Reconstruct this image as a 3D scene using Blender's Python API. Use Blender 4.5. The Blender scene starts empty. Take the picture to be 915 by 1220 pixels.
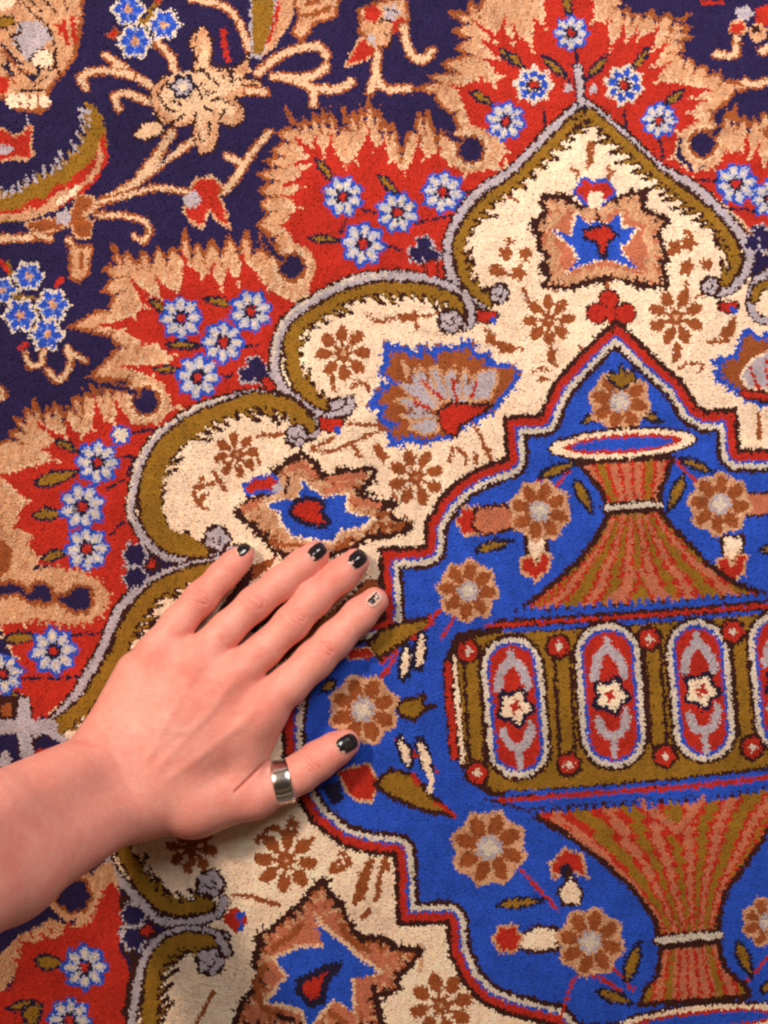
import bpy, math
import numpy as np
from mathutils import Vector, Matrix
from mathutils.bvhtree import BVHTree
# ------------------------------------------------------------------ settings
STEP = 1.75            # spacing of the tufts, in design cells
KNOT = 2.2             # spacing of the knots
HAND_H = 0.00095       # cell of the grid the hand is meshed on
SKIN_A = (.82, .368, .302); SKIN_B = (.76, .305, .245); SKIN_R = (.69, .17, .132); SKIN_V = (.54, .31, .28); SKIN_P = (.87, .455, .375)
WORLD = .14
LAMPS = [('ceiling_lamp', (-.88, .74, 1.20), (0, 0, 0), .20, 23.5, (1, .79, .61)),
         ('fill_light', (.26, .56, .68), (.05, .1, 0), .45, 6.8, (1, .97, .93))]  # the second is an unseen fill, added to brighten the upper right
EXPOSURE = 0.0
import math
# ------------------------------------------------------------------ the woven design
# The design is drawn on a grid of cells (0.45 mm each); every tuft of the pile
# later takes the wool colour of the cell it is knotted into.
rng = np.random.default_rng(7)
X0, Y0, X1, Y1 = -20, -20, 936, 1241
CW, CH = X1 - X0, Y1 - Y0
NAMES = 'NRTBCGLUKWPDYAS'
ID = {c: i for i, c in enumerate(NAMES)}
cv = np.zeros((CH, CW), np.uint8)

def q(c, r, s):
    a = np.array([float(v) for v in s.split()]).reshape(-1, 2)
    return a / 3.0 + np.array([c * 305.0, r * 305.0])

def px(s):
    return np.array([float(v) for v in s.split()]).reshape(-1, 2)

def cat(*a):
    return np.concatenate(a)

def smooth(pts, closed=False, n=6):
    pts = np.asarray(pts, float)
    if len(pts) < 3: return pts
    out = []
    m = len(pts)
    for i in range(m if closed else m - 1):
        g = (lambda k: pts[k % m]) if closed else (lambda k: pts[min(max(k, 0), m - 1)])
        p0, p1, p2, p3 = g(i - 1), g(i), g(i + 1), g(i + 2)
        for t in np.arange(n) / n:
            out.append(0.5 * ((2 * p1) + (-p0 + p2) * t + (2 * p0 - 5 * p1 + 4 * p2 - p3) * t * t + (-p0 + 3 * p1 - 3 * p2 + p3) * t ** 3))
    if not closed: out.append(pts[-1])
    return np.array(out)

def box(pts, pad):
    x0 = max(int(pts[:, 0].min() - pad), X0); x1 = min(int(pts[:, 0].max() + pad) + 2, X1)
    y0 = max(int(pts[:, 1].min() - pad), Y0); y1 = min(int(pts[:, 1].max() + pad) + 2, Y1)
    if x1 <= x0 or y1 <= y0: return None
    gx, gy = np.meshgrid(np.arange(x0, x1) + 0.5, np.arange(y0, y1) + 0.5)
    return x0, y0, x1, y1, gx, gy

def inside(pts, gx, gy):
    m = np.zeros(gx.shape, bool)
    n = len(pts)
    for i in range(n):
        ax, ay = pts[i]; bx, by = pts[(i + 1) % n]
        if ay == by: continue
        c = (ay > gy) != (by > gy)
        m ^= c & (gx < (bx - ax) * (gy - ay) / (by - ay) + ax)
    return m

def dist(pts, gx, gy):
    d = np.full(gx.shape, 1e9)
    for i in range(len(pts) - 1):
        ax, ay = pts[i]; bx, by = pts[i + 1]
        dx, dy = bx - ax, by - ay
        L = dx * dx + dy * dy + 1e-9
        t = np.clip(((gx - ax) * dx + (gy - ay) * dy) / L, 0, 1)
        d = np.minimum(d, (gx - ax - t * dx) ** 2 + (gy - ay - t * dy) ** 2)
    return np.sqrt(d)

def put(b, m, col):
    x0, y0, x1, y1 = b[:4]
    cv[y0 - Y0:y1 - Y0, x0 - X0:x1 - X0][m] = ID[col]

def poly(col, pts, rim=None, w=3, sm=False, over=None):
    """fill; rim = colour of an outline of width w centred on the edge"""
    pts = np.asarray(pts, float)
    if sm: pts = smooth(pts, True)
    b = box(pts, w + 2)
    if b is None: return
    m = inside(pts, b[4], b[5])
    if over:
        cur = cv[b[1] - Y0:b[3] - Y0, b[0] - X0:b[2] - X0]
        m &= np.isin(cur, [ID[c] for c in over])
    put(b, m, col)
    if rim:
        put(b, dist(np.vstack([pts, pts[:1]]), b[4], b[5]) < w / 2.0, rim)

def line(col, w, pts, sm=True, rim=None, rw=2.5):
    pts = np.asarray(pts, float)
    if sm and len(pts) > 2: pts = smooth(pts)
    b = box(pts, w + rw + 2)
    if b is None: return
    d = dist(pts, b[4], b[5])
    if rim: put(b, d < w / 2.0 + rw, rim)
    put(b, d < w / 2.0, col)

def lob(col, cx, cy, r, n=0, a=0.12, ph=0.0, ry=None, rot=0.0):
    """a disc, lobed n times"""
    ry = r if ry is None else ry
    b = box(np.array([[cx - max(r, ry) * 1.2, cy - max(r, ry) * 1.2], [cx + max(r, ry) * 1.2, cy + max(r, ry) * 1.2]]), 2)
    if b is None: return
    dx, dy = b[4] - cx, b[5] - cy
    c, s = math.cos(rot), math.sin(rot)
    u, v = (dx * c + dy * s) / r, (-dx * s + dy * c) / ry
    rr = np.hypot(u, v)
    lim = 1.0 + (a * np.cos(n * (np.arctan2(v, u) - ph)) if n else 0)
    put(b, rr < lim, col)

def teeth(col, pts, side, ln, step, w, lean=0.6, sm=True, jit=0.35):
    """a comb of pointed teeth standing off a curve"""
    p = smooth(pts, n=8) if sm else np.asarray(pts, float)
    seg = np.hypot(*np.diff(p, axis=0).T); cum = np.concatenate([[0], np.cumsum(seg)])
    s = step * 0.4
    while s < cum[-1]:
        i = min(np.searchsorted(cum, s) - 1, len(p) - 2); i = max(i, 0)
        t = (p[i + 1] - p[i]) / (seg[i] + 1e-9); nrm = np.array([-t[1], t[0]]) * side
        o = p[i] + t * (s - cum[i])
        L = ln * (1 + jit * rng.uniform(-1, 1))
        tip = o + nrm * L + t * lean * L
        poly(col, np.array([o - t * w, o + t * w, tip + t * w * .4, tip - t * w * .4]))
        s += step * (1 + 0.3 * rng.uniform(-1, 1))

def edge(col, pts, inward, ln, step, w, jit=.5):
    q2 = np.roll(pts, -1, 0)
    sg = 1 if (pts[:, 0] * q2[:, 1] - q2[:, 0] * pts[:, 1]).sum() > 0 else -1
    teeth(col, np.vstack([pts, pts[:1]]), sg if inward else -sg, ln, step, w, 0.0, sm=False, jit=jit)

def corners(col, pts, valley, ln, w, jit=.4):
    """a tapering streak at every notch (valley) or point of an outline, carrying on its direction"""
    a, b, c = np.roll(pts, 1, 0), pts, np.roll(pts, -1, 0)
    sg = 1 if (pts[:, 0] * c[:, 1] - c[:, 0] * pts[:, 1]).sum() > 0 else -1
    for i in range(len(pts)):
        u, v = a[i] - b[i], c[i] - b[i]
        lu, lv = np.hypot(*u), np.hypot(*v)
        if lu < 2 or lv < 2 or lu > 60 or lv > 60: continue
        u, v = u / lu, v / lv
        turn = sg * (-u[0] * v[1] + u[1] * v[0])
        bis = u + v; m = np.hypot(*bis)
        if m < .25 or (turn > 0) == valley: continue
        d = -bis / m; n = np.array([-d[1], d[0]]); L = ln * (1 + jit * rng.uniform(-1, 1))
        o = b[i] - d * 2
        poly(col, np.array([o - n * w, o + n * w, o + d * (L + 2) + n * .5, o + d * (L + 2) - n * .5]))

def leaf(x1, y1, x2, y2, w, fill='G', rim='D', rw=3.2, bend=0.0):
    a, b = np.array([x1, y1], float), np.array([x2, y2], float)
    t = (b - a); L = np.hypot(*t); t /= L; n = np.array([-t[1], t[0]])
    up = [a + t * L * u + n * (w * math.sin(math.pi * u ** 0.8) + bend * math.sin(math.pi * u)) for u in np.linspace(0, 1, 9)]
    dn = [a + t * L * u - n * (w * math.sin(math.pi * u ** 0.8) - bend * math.sin(math.pi * u)) for u in np.linspace(1, 0, 9)]
    poly(fill, np.array(up + dn[1:-1]), rim, rw)

def leafq(c, r, x1, y1, x2, y2, w=4.5, **k):
    leaf(c * 305 + x1 / 3, r * 305 + y1 / 3, c * 305 + x2 / 3, r * 305 + y2 / 3, w, **k)

def fl_blue(cx, cy, r):
    lob('W', cx, cy, r, 6, .12); lob('U', cx, cy, r * .78, 6, .2)
    for k in range(6):
        a = k * math.pi / 3 + math.pi / 6
        line('A', 1.6, np.array([[cx + math.cos(a) * r * .3, cy + math.sin(a) * r * .3], [cx + math.cos(a) * r * .8, cy + math.sin(a) * r * .8]]))
    lob('T', cx, cy, r * .26)

def fl_white(cx, cy, r, n=8, alt=False, ph=None):
    ph = rng.uniform(0, 1) if ph is None else ph
    if alt:
        lob('W', cx, cy, r, n, .12, ph); pet = 'U'
    else:
        lob('U', cx, cy, r, n, .10, ph); pet = 'S'
    for k in range(n):
        a = ph + k * 2 * math.pi / n
        lob(pet, cx + math.cos(a) * r * .62, cy + math.sin(a) * r * .62, r * (.31 if pet == 'S' else .22), ry=r * .2, rot=a)
        if pet == 'S': lob('W', cx + math.cos(a) * r * .6, cy + math.sin(a) * r * .6, r * .17, ry=r * .10, rot=a)
    lob('D', cx, cy, r * .36, n, .25, ph + math.pi / n); lob('R', cx, cy, r * .2)

def rosette(cx, cy, r, n=8, ph=None):
    ph = rng.uniform(0, .5) if ph is None else ph
    lob('T', cx, cy, r, n, .07, ph)
    for k in range(n):
        a = ph + k * 2 * math.pi / n
        lob('B', cx + math.cos(a) * r * .63, cy + math.sin(a) * r * .63, r * .32, ry=r * .20, rot=a)
        line('T', 1.8, np.array([[cx + math.cos(a + math.pi / n) * r * .35, cy + math.sin(a + math.pi / n) * r * .35], [cx + math.cos(a + math.pi / n) * r * .9, cy + math.sin(a + math.pi / n) * r * .9]]))
    lob('L', cx, cy, r * .33, 8, .15, ph); lob('W', cx, cy, r * .2, 4, .3, ph)

def rust(cx, cy, r, n=8, ph=None):
    ph = rng.uniform(0, 1) if ph is None else ph
    for k in range(n):
        a = ph + k * 2 * math.pi / n
        lob('B', cx + math.cos(a) * r * .72, cy + math.sin(a) * r * .72, r * .31, ry=r * .22, rot=a)
    lob('B', cx, cy, r * .34, 8, .3, ph); lob('T', cx, cy, r * .08)

def strokes(col, w, c, r, *ss):
    for s in ss: line(col, w, q(c, r, s))

# ------------------------------------------------------------ flames on the dark ground
two = lambda ox, s: px(s) / 2.0 + np.array([ox, 0.0])
flame_a = cat(two(457, '330 -60 250 -20 225 20 205 0 200 30 158 28 195 55 168 75 200 90 172 112 200 128 140 150 165 170 110 180 125 195 75 208 120 222 135 250 165 270 180 310'),
              q(1, 0, '780 540 915 700'), q(2, 0, '300 700 600 480 680 500 720 400 800 325 870 305 805 292 755 285 740 262 700 262 690 235 655 240 640 210 618 215 595 185 612 165 598 145 640 130 600 110 632 98 600 80 628 52 575 75 560 50 512 70 500 38 470 60 450 40 430 60 410 25 398 55 385 20 383 -60'))
flame_b = cat(q(1, 0, '740 600 730 500 690 488 660 470 648 510 632 460 612 392 600 440 580 402 570 470 545 470 532 510 518 548 505 500 488 438 475 470 458 430 448 470 440 392 422 420 400 358 388 420 372 385 362 440 345 400 330 440 308 385 318 450 290 470 278 425 262 400 255 445 238 392 225 445 205 405 190 450 168 420 155 455 105 388 135 450 78 470 105 500 55 535 85 555 30 570 70 595 5 620 55 645 8 680 45 700 10 730 45 755 5 800 60 850 90 915'),
              q(1, 1, '150 60 300 200'), q(1, 0, '600 915 800 700'))
flame_c = cat(two(0, '720 620 670 600 645 620 620 590 600 600 585 548 568 600 545 562 525 605 500 568 485 610 468 580 455 605 440 548 425 600 405 590 395 620 375 588 360 625 340 598 325 630 300 600 290 615 268 580 272 625 245 640 268 660 245 690 275 700 255 735 225 742 165 778 225 790 260 800 285 825 240 870 212 895 265 900 300 905 320 925 400 1000'), q(0, 1, '915 500 1200 200'))
flame_d = cat(q(0, 1, '500 480 445 500 425 475 400 490 380 468 360 490 325 465 330 500 300 485 290 530 275 500 258 515 262 550 240 540 225 580 210 540 190 525 185 570 165 540 150 580 118 512 115 565 92 545 85 590 48 575 70 620 30 625 50 655 20 660 -60 690'),
              q(0, 2, '-60 120 300 300'), q(0, 1, '500 800 600 600'))
flame_e = cat(q(2, 0, '690 600 715 520 740 465 755 430 770 400 785 435 795 375 808 440 830 415 845 460 865 420 880 440 900 400 930 430 1000 400'), q(2, 0, '1000 900 800 800'))
for f in (flame_a, flame_b, flame_c, flame_d, flame_e):
    poly('T', f, 'B', 4.5); corners('B', f, True, 12, 2.4); corners('N', f, True, 3, 2.6); corners('B', f, False, 4, 2.2)

red_a = cat(q(1, 0, '740 620 860 600 895 540 880 470 830 470 770 440 750 390 735 345 715 310 800 290 850 300 870 270 830 215 855 205 820 150 850 145 808 95 850 120 880 100 915 150'),
            q(2, 0, '10 115 50 155 75 180 85 75 118 95 120 -40 282 -40 290 70 335 85 350 175 395 110 410 140 440 115 450 135 515 108 500 172 532 170 505 230 530 238 515 292 580 295 700 320 640 345 660 362 635 400 655 430 590 470 570 560 640 620 700 660 600 700 300 400'), q(1, 0, '915 700'))
red_b = cat(q(1, 0, '160 508 200 525 210 508 240 545 265 515 290 560 318 590 350 570 400 488 418 535 455 513 480 570 530 615 560 560 580 508 600 565 650 545 690 590 745 622 900 600 900 800 700 930'),
            q(1, 1, '700 200 200 150'), q(1, 0, '180 915 130 850 98 800 150 740 120 700 168 665 128 650 190 590 150 580 180 555'))
red_c = cat(q(0, 1, '480 98 530 140 572 152 568 95 640 135 660 22 720 75 750 65 790 112 815 58 850 95 868 18 915 65'), q(1, 1, '40 120 200 200 100 500'), q(0, 1, '800 560 625 560 600 500 560 460 540 430 462 395 600 385 615 355 560 310 510 305 440 260 372 245 480 212 515 180'))
red_d = cat(q(0, 1, '148 608 230 645 240 603 290 645 330 620 340 528 372 585 405 600 420 543 470 595 560 595 640 540 560 800 480 915'),
            q(0, 2, '500 200 430 320 250 640 160 720 60 690 0 640 0 560 60 520 0 400 0 390 80 395 100 370 200 380 380 300 130 210 140 160 90 110 100 70 60 50 75 0'), q(0, 1, '70 915 95 870 40 820 15 785 90 760 205 730 160 690 205 660'))
red_e = q(2, 0, '640 620 720 600 770 545 825 540 838 505 850 560 875 545 900 590 930 560 930 900 860 820 760 720')
for f in (red_a, red_b, red_c, red_d, red_e):
    line('Y', 7, np.vstack([f, f[:1]]), sm=False)
    edge('Y', f, False, 10, 13, 2.6, .5)
    poly('R', f, 'R', 3); corners('Y', f, True, 5, 2.2); corners('R', f, False, 12, 3.0)

# round dark eyes where two flames meet
def eye(cx, cy, r, ro, neck=None):
    lob('T', cx, cy, ro, 7, .03); lob('Y', cx, cy, r + 8, 11, .08); lob('B', cx, cy, r + 4, 9, .05); lob('N', cx, cy, r, 7, .06)
    if neck is not None: line('N', 6, neck, rim='B', rw=2)
eye(560, 177, 14.5, 28, q(1, 0, '730 500 680 478'))
eye(347, 317, 14, 28, q(1, 1, '90 10 60 -20 20 -70'))
eye(173, 477, 14.5, 28, q(0, 1, '490 490 430 470 360 455'))
eye(837, 170, 14, 27, q(2, 0, '720 475 740 455'))
poly('T', q(0, 2, '-60 60 60 55 120 85 90 110 125 150 110 190 160 192 280 212 350 240 388 290 372 350 320 388 250 402 150 380 110 372 95 400 75 378 60 395 -60 390'), sm=False)
teeth('T', q(0, 2, '110 190 280 212 350 240 388 290 372 350 320 388 250 402 100 380 0 390'), -1, 5, 8, 2, 0)
poly('B', q(0, 2, '-60 90 20 100 45 140 30 200 0 230 -60 240'))
poly('N', q(0, 2, '-60 265 40 243 75 258 100 280 120 250 160 250 185 275 190 300 235 290 260 260 320 265 332 320 310 355 270 358 225 335 190 310 170 330 140 320 110 325 90 310 60 290 20 300 -60 310'), 'B', 5)

# small blooms and leaves on the flames
def stem(c, r, *ss): strokes('D', 3.2, c, r, *ss)
stem(1, 0, '370 745 430 760', '570 795 640 780 730 765', '730 685 800 675', '450 870 520 890', '300 830 320 780')
stem(2, 0, '225 180 232 240', '112 390 120 470', '400 390 408 460', '525 490 540 560', '780 740 915 755', '670 640 740 645', '230 160 228 210')
stem(0, 1, '470 630 560 615', '380 830 440 795 480 720 520 690', '870 320 915 315', '780 430 830 425', '715 340 690 380', '420 720 470 715')
stem(0, 2, '60 595 290 590', '260 440 350 430', '390 80 440 30', '180 190 120 200')
for a in ((1, 0, 212, 565, 280, 650), (1, 0, 435, 620, 510, 695), (1, 0, 185, 848, 300, 855), (1, 0, 765, 325, 850, 372), (1, 0, 870, 165, 930, 235),
          (2, 0, -20, 180, 45, 245), (2, 0, 190, -30, 206, 62), (2, 0, 105, 195, 205, 285), (2, 0, 342, 195, 258, 285), (2, 0, 485, 168, 425, 255), (2, 0, 615, 318, 538, 375),
          (0, 1, 535, 150, 590, 200), (0, 1, 728, 150, 835, 172), (0, 1, 590, 312, 720, 320), (0, 1, 545, 402, 645, 405), (0, 1, 195, 655, 285, 700)):
    leafq(*a, w=4.6)
leafq(0, 1, 118, 812, 285, 765, w=8)
leafq(0, 1, 110, 925, 230, 915, w=7)
leafq(0, 2, 145, 168, 240, 135, w=6.5); leafq(0, 2, 10, 455, 130, 440, w=6.5)
leafq(0, 2, 0, 690, 60, 640, w=8)
for f in ((408, 233, 24), (473, 252, 24.5), (527, 228, 24.5), (432, 290, 26), (602, 143, 23), (680, 38, 20.5), (785, 142, 20.5), (877, 218, 24.5), (917, 236, 22),
          (215, 378, 25), (265, 407, 25), (235, 448, 26), (298, 370, 25), (115, 550, 25.5), (97, 603, 27), (103, 653, 26), (63, 775, 28), (3, 802, 24)):
    fl_white(*f, n=8)
fl_white(635, 100, 22, 8, True); fl_white(743, 100, 23, 8, True)
lob('U', 143, 517, 12.5, 8, .08); lob('W', 143, 517, 8, 6, .15)

# ------------------------------------------------------------ sprays on the dark ground
def vine(w, c, r, *ss):
    for s in ss: line('B', w + 3.5, q(c, r, s))
    for s in ss: line('Y', w - 1.5, q(c, r, s))
poly('T', q(0, 0, '290 -40 287 100 265 190 222 262 180 300 165 330 172 372 150 392 60 390 18 350 -60 330 -60 -40'), 'B', 5)
poly('L', q(0, 0, '75 75 130 70 168 100 182 140 150 160 130 190 95 212 62 180 40 150 52 110'))
poly('C', q(0, 0, '-60 -20 60 -20 30 30 0 40'), None)
strokes('K', 3, 0, 0, '60 -10 110 40 160 85 192 150 195 220 165 270 120 300', '100 -10 150 40', '140 -20 200 40', '10 60 60 80 70 110 30 130', '50 140 70 180', '70 325 110 318 160 322', '195 220 210 280', '220 -10 240 30')
poly('C', q(0, 0, '120 180 165 165 190 200 175 240 130 240 105 215'), 'K', 2)
strokes('D', 4.5, 0, 0, '5 155 30 190 20 240', '35 200 70 225', '80 260 130 270 135 235', '60 240 110 280', '10 230 50 270')
strokes('B', 4, 0, 0, '10 180 60 240', '70 250 100 260', '20 270 50 290')
poly('G', q(0, 0, '0 60 40 50 50 80 20 100 -20 100'), 'K', 2)
strokes('R', 6, 0, 0, '225 75 240 150', '255 60 265 140', '205 85 215 110', '5 275 25 300')
poly('R', q(0, 0, '-30 260 30 275 20 330 -30 340'))
for k in range(4): lob('C', 15 + k * 12, 120, 8)
strokes('B', 1.8, 0, 0, '70 340 68 385', '105 340 105 385', '135 340 138 385')
# red bud, gold leaf
poly('R', q(0, 0, '-60 450 20 460 45 485 80 470 100 438 112 460 106 520 122 545 92 568 50 562 0 572 -60 570'), 'T', 3)
poly('L', q(0, 0, '-60 505 30 515 45 530 35 548 -60 548'))
strokes('L', 2.5, 0, 0, '93 410 95 440')
gl = q(0, 0, '295 360 330 370 362 410 380 480 382 560 352 630 290 685 190 748 100 782 -60 800 -60 690 60 680 110 650 170 620 220 590 260 550 290 510 310 470 322 430')
poly('G', gl, None)
teeth('L', q(0, 0, '322 385 325 430 310 475 290 515 262 555 222 595 172 628 110 662 40 700 -60 720'), 1, 13, 11, 3.4, -0.35)
teeth('G', q(0, 0, '332 400 335 440 320 480 300 520 272 565 232 605 182 640 120 675 50 712 -60 735'), 1, 13, 11, 3.2, -0.35)
poly('R', q(0, 0, '372 470 384 560 352 632 290 690 190 750 -60 800 -60 750 60 745 130 700 150 712 200 650 225 660 290 600 340 560 352 500'))
poly('T', q(0, 0, '352 505 368 560 345 620 265 695 190 750 100 782 -60 790 -60 765 60 760 110 735 130 745 200 690 240 665 250 680 310 630 345 580'), None)
poly('C', q(0, 0, '200 715 260 670 300 650 240 710 190 740'), None)
vine(9, 0, 0, '-40 850 110 842 230 790 330 735 470 655 600 560 690 500', '500 620 560 550 612 470')
strokes('N', 3, 0, 0, '560 590 610 540 640 500')
vine(6, 0, 0, '330 725 470 690 560 668 660 680', '340 765 470 772 532 810 512 858 478 842', '240 850 300 930', '120 830 180 850')
poly('B', q(0, 0, '270 690 330 700 330 740 290 760 330 790 320 850 270 850 250 800 150 830 80 800 150 780 230 770 260 740'), 'T', 2)
lob('L', 75, 258, 9, 5, .2)
poly('R', q(0, 0, '690 640 760 628 792 660 782 700 802 740 818 815 770 782 745 748 720 812 680 792 652 750 672 700'), 'T', 3)
lob('L', 228, 237, 10, 6, .12)
vine(8, 0, 0, '800 680 850 620 900 540 960 470', '860 580 810 555')
# pale bloom
for s in ('540 305 470 262 375 195', '470 265 350 248 288 272 302 312', '530 362 460 332 408 342 422 385', '622 245 608 200 560 150'):
    vine(8, 0, 0, s)
pale = 'C'
poly('T', q(0, 0, '545 300 580 268 640 258 690 250 690 180 668 150 690 110 725 88 750 130 758 190 745 235 830 240 868 215 885 180 892 225 870 275 930 285 930 335 830 345 872 380 862 432 820 452 780 432 778 480 762 540 715 552 690 492 690 440 640 452 580 440 550 402 535 340'), 'K', 2.5)
poly('Y', q(0, 0, '590 300 640 270 700 262 712 190 730 120 742 190 735 250 860 262 850 310 790 340 840 380 830 420 790 400 760 370 750 500 720 520 705 410 640 430 590 410 565 360'))
poly('Y', q(0, 0, '470 480 520 430 570 430 585 470 520 502'), 'K', 2.5)
strokes('T', 5, 0, 0, '735 420 740 500', '560 380 640 440', '800 260 890 250')
lob('Y', 217, 102, 19); lob('D', 217, 102, 15, 6, .14); lob('L', 217, 102, 9.5, 6, .2); lob('C', 217, 102, 4.5)
strokes('K', 2.7, 0, 0, '600 440 640 420 660 400', '700 250 740 260 750 280', '690 180 700 220', '560 400 590 420', '820 250 830 300', '750 360 790 350 830 370', '700 470 720 500', '745 430 750 480', '560 330 590 380 640 395', '570 350 580 300', '610 360 650 370', '720 290 740 330 765 325', '700 300 720 350', '740 270 780 300', '790 270 860 275', '770 250 840 255',
        '860 300 915 300', '870 325 915 330', '700 110 690 200', '755 130 760 190', '730 380 760 400', '700 390 690 440', '780 430 800 390', '690 260 720 240', '750 210 790 240', '600 280 590 310')
# twigs of the blue blooms
strokes('G', 5, 0, 0, '500 95 545 40', '470 60 520 80', '560 100 540 60', '530 30 560 0'); strokes('B', 5, 0, 0, '540 140 555 165')
poly('R', q(0, 0, '372 128 410 95 425 115 405 135'), 'B', 2)
poly('R', q(0, 0, '545 -20 580 -20 565 15'), 'B', 2)
strokes('G', 5, 0, 1, '110 230 150 130', '50 140 130 150', '0 160 60 170', '90 260 130 250', '20 20 40 60'); strokes('R', 6, 0, 1, '200 100 220 80', '65 325 90 315', '0 20 25 50')
for f in ((152, 10, 19), (195, 28, 18.5), (160, 48, 20), (33, 328, 17.5), (23, 375, 19.5), (62, 362, 19.5), (55, 398, 19.5), (2, 345, 16)): fl_blue(*f)
vine(6, 0, 1, '85 345 105 388 145 380 152 335', '240 325 248 390 205 440 168 405', '235 335 305 372', '-20 455 10 490 -20 510')
poly('T', q(0, 1, '245 -40 325 -40 312 60 280 92 248 70'), 'B', 4); strokes('B', 5, 0, 1, '290 -10 285 35')
# leaf at the top edge, its sprays
vine(7, 0, 0, '680 -10 790 15 850 70 885 170'); strokes('R', 7, 0, 0, '795 105 802 160 812 210')
poly('G', q(1, 0, '-20 -20 72 -20 62 70 40 140 20 200 -20 200'), 'L', 3)
poly('T', q(1, 0, '90 -20 150 -20 120 80 60 170 20 200 40 150 62 70'), None); strokes('R', 5, 1, 0, '80 -10 66 70 40 150')
poly('T', q(1, 0, '135 -20 295 -20 283 55 205 82 165 140 125 115 150 60'), 'B', 4); strokes('B', 7, 1, 0, '170 50 230 40 260 20', '180 10 220 0')
vine(9, 1, 0, '5 255 105 185 215 162 248 198', '60 270 180 272 250 235', '125 280 195 310 205 368', '190 312 290 315 340 290', '-30 320 30 325')
poly('T', q(1, 0, '370 30 420 10 530 -20 545 60 530 110 490 100 470 150 440 170 400 140 370 110'), 'B', 4)
lob('R', 443, 15, 10, 5, .12); lob('R', 476, 30, 10, 5, .12); lob('L', 466, 14, 9, 5, .2); lob('L', 441, 48, 7.5)
lob('T', 457, 45, 7); strokes('K', 2.2, 1, 0, '440 110 480 130 470 170', '420 75 480 65', '460 30 500 40')
poly('R', q(1, 0, '378 128 432 172 392 212 316 234 338 190 360 150'), 'T', 3)
vine(9, 1, 0, '432 190 428 250 455 312 545 312', '428 250 405 325', '525 90 548 185 592 212 628 178')
poly('R', q(2, 0, '780 80 820 70 838 100 815 122 775 112'), 'T', 3); lob('L', 887, 15, 9, 5, .2); lob('R', 910, 17, 12, 5, .1); strokes('R', 5, 2, 0, '680 5 750 5')
lob('T', 903, 38, 11); lob('K', 900, 34, 4)
vine(8, 2, 0, '800 130 795 190 728 190', '830 288 870 300 930 280', '890 180 930 160')
poly('B', q(2, 0, '890 460 930 440 930 520'), None)

# ------------------------------------------------------------ cream field and its lobes
dark = lambda *s: [line('K', 2.6, x) for x in s]
lavA = cat(q(2, 0, '240 370 120 480 0 605'), q(1, 0, '810 668 730 755 688 850'), q(1, 1, '682 10 702 80 760 135 815 170'))
lavA2 = cat(q(2, 0, '262 362 400 478 530 598 640 655 740 745 818 835 848 915'), q(2, 1, '826 70 780 112 735 128'))
lavB = q(1, 1, '745 245 768 220 752 160 690 108 600 78 480 66 380 76 280 112 190 162 112 222 74 300 64 390 82 450 130 502 200 555 262 572')
lavC = cat(q(1, 1, '150 645 205 630 208 598 175 558 110 512 0 490'), q(0, 1, '800 512 700 548 600 610 530 680 490 760 470 850 464 915'), q(0, 2, '482 40 515 95 580 150 650 166 760 152 860 130'))
lavD = q(0, 2, '850 150 750 178 640 202 540 246 450 312 400 390 370 470 320 562 268 652 180 752 120 790')
lavD2 = cat(q(0, 2, '120 760 240 830'), px('100 925 115 980 133 1035'), q(0, 3, '450 420 520 500 570 542 680 548 780 520'))
lavF = q(0, 3, '800 600 700 578 600 590 530 650 500 720 480 820 462 940')
field = cat(lavA[::-1][2:], lavA2[:-2], px('935 330 935 1245 158 1245'), lavF[::-1][1:], px('190 1100'), lavD2[::-1][2:], px('40 868'), lavD[::-1], px('250 662'), lavC[::-1][:], px('395 500'), lavB[::-1], px('560 360'))
poly('C', field)

# rust drawing on the cream
rust(408, 420, 33); rust(495, 568, 33); rust(653, 380, 30); rust(805, 377, 33); rust(340, 1025, 37); rust(525, 1197, 38)
rust(281, 541, 27); rust(227, 1010, 30)
strokes('B', 5, 1, 1, '400 210 440 230 520 210 600 215 650 195', '570 230 575 260', '270 420 275 480', '340 470 360 450 390 455 400 480', '190 690 260 695 330 670 390 640', '350 680 370 715', '280 650 200 680',
        '390 640 470 605 400 600 330 600', '700 680 740 700 750 740', '690 730 700 690', '820 260 850 300 915 320', '770 590 800 640 820 700', '830 690 835 740', '790 740 780 700', '870 340 915 335', '0 640 90 635', '0 700 10 740')
poly('B', q(1, 1, '410 670 440 670 475 715 460 738 425 710')); poly('B', q(1, 1, '835 40 880 35 905 65 860 72 830 60')); poly('B', q(1, 1, '500 205 580 195 570 230 520 235'))
poly('B', q(1, 1, '820 270 860 280 850 305 910 320 915 345 860 330 815 300'))
poly('B', q(2, 1, '790 210 805 250 770 310 690 312 690 295 750 290 730 270 770 240')); 
strokes('B', 4.5, 2, 1, '40 110 55 160', '5 330 40 330', '140 320 130 370 165 395', '590 310 600 350 575 375', '70 420 90 400 130 405', '90 440 130 440', '640 380 680 385 670 410', '600 400 620 380', '620 90 625 130', '660 140 710 130', '340 75 340 125', '240 320 265 335', '880 560 885 660')
poly('B', q(2, 1, '575 320 605 325 600 365 570 370'))
poly('B', q(2, 1, '135 330 155 330 160 380 130 370'))
poly('B', q(2, 0, '262 510 278 495 292 515 288 580 265 600')); strokes('B', 4, 2, 0, '205 600 235 610 225 640', '335 600 355 605 345 630', '330 650 360 610')
for x, y, r in ((602, 300, 9), (625, 302, 8), (590, 321, 8), (617, 325, 9), (606, 287, 5), (805, 293, 8), (820, 289, 9), (842, 314, 7), (818, 318, 9), (818, 276, 5), (800, 300, 5)): lob('B', x, y, r, 5, .2)
strokes('B', 6, 0, 1, '720 790 690 850 730 900', '760 770 800 830', '700 830 760 810', '740 850 700 880')
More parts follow.
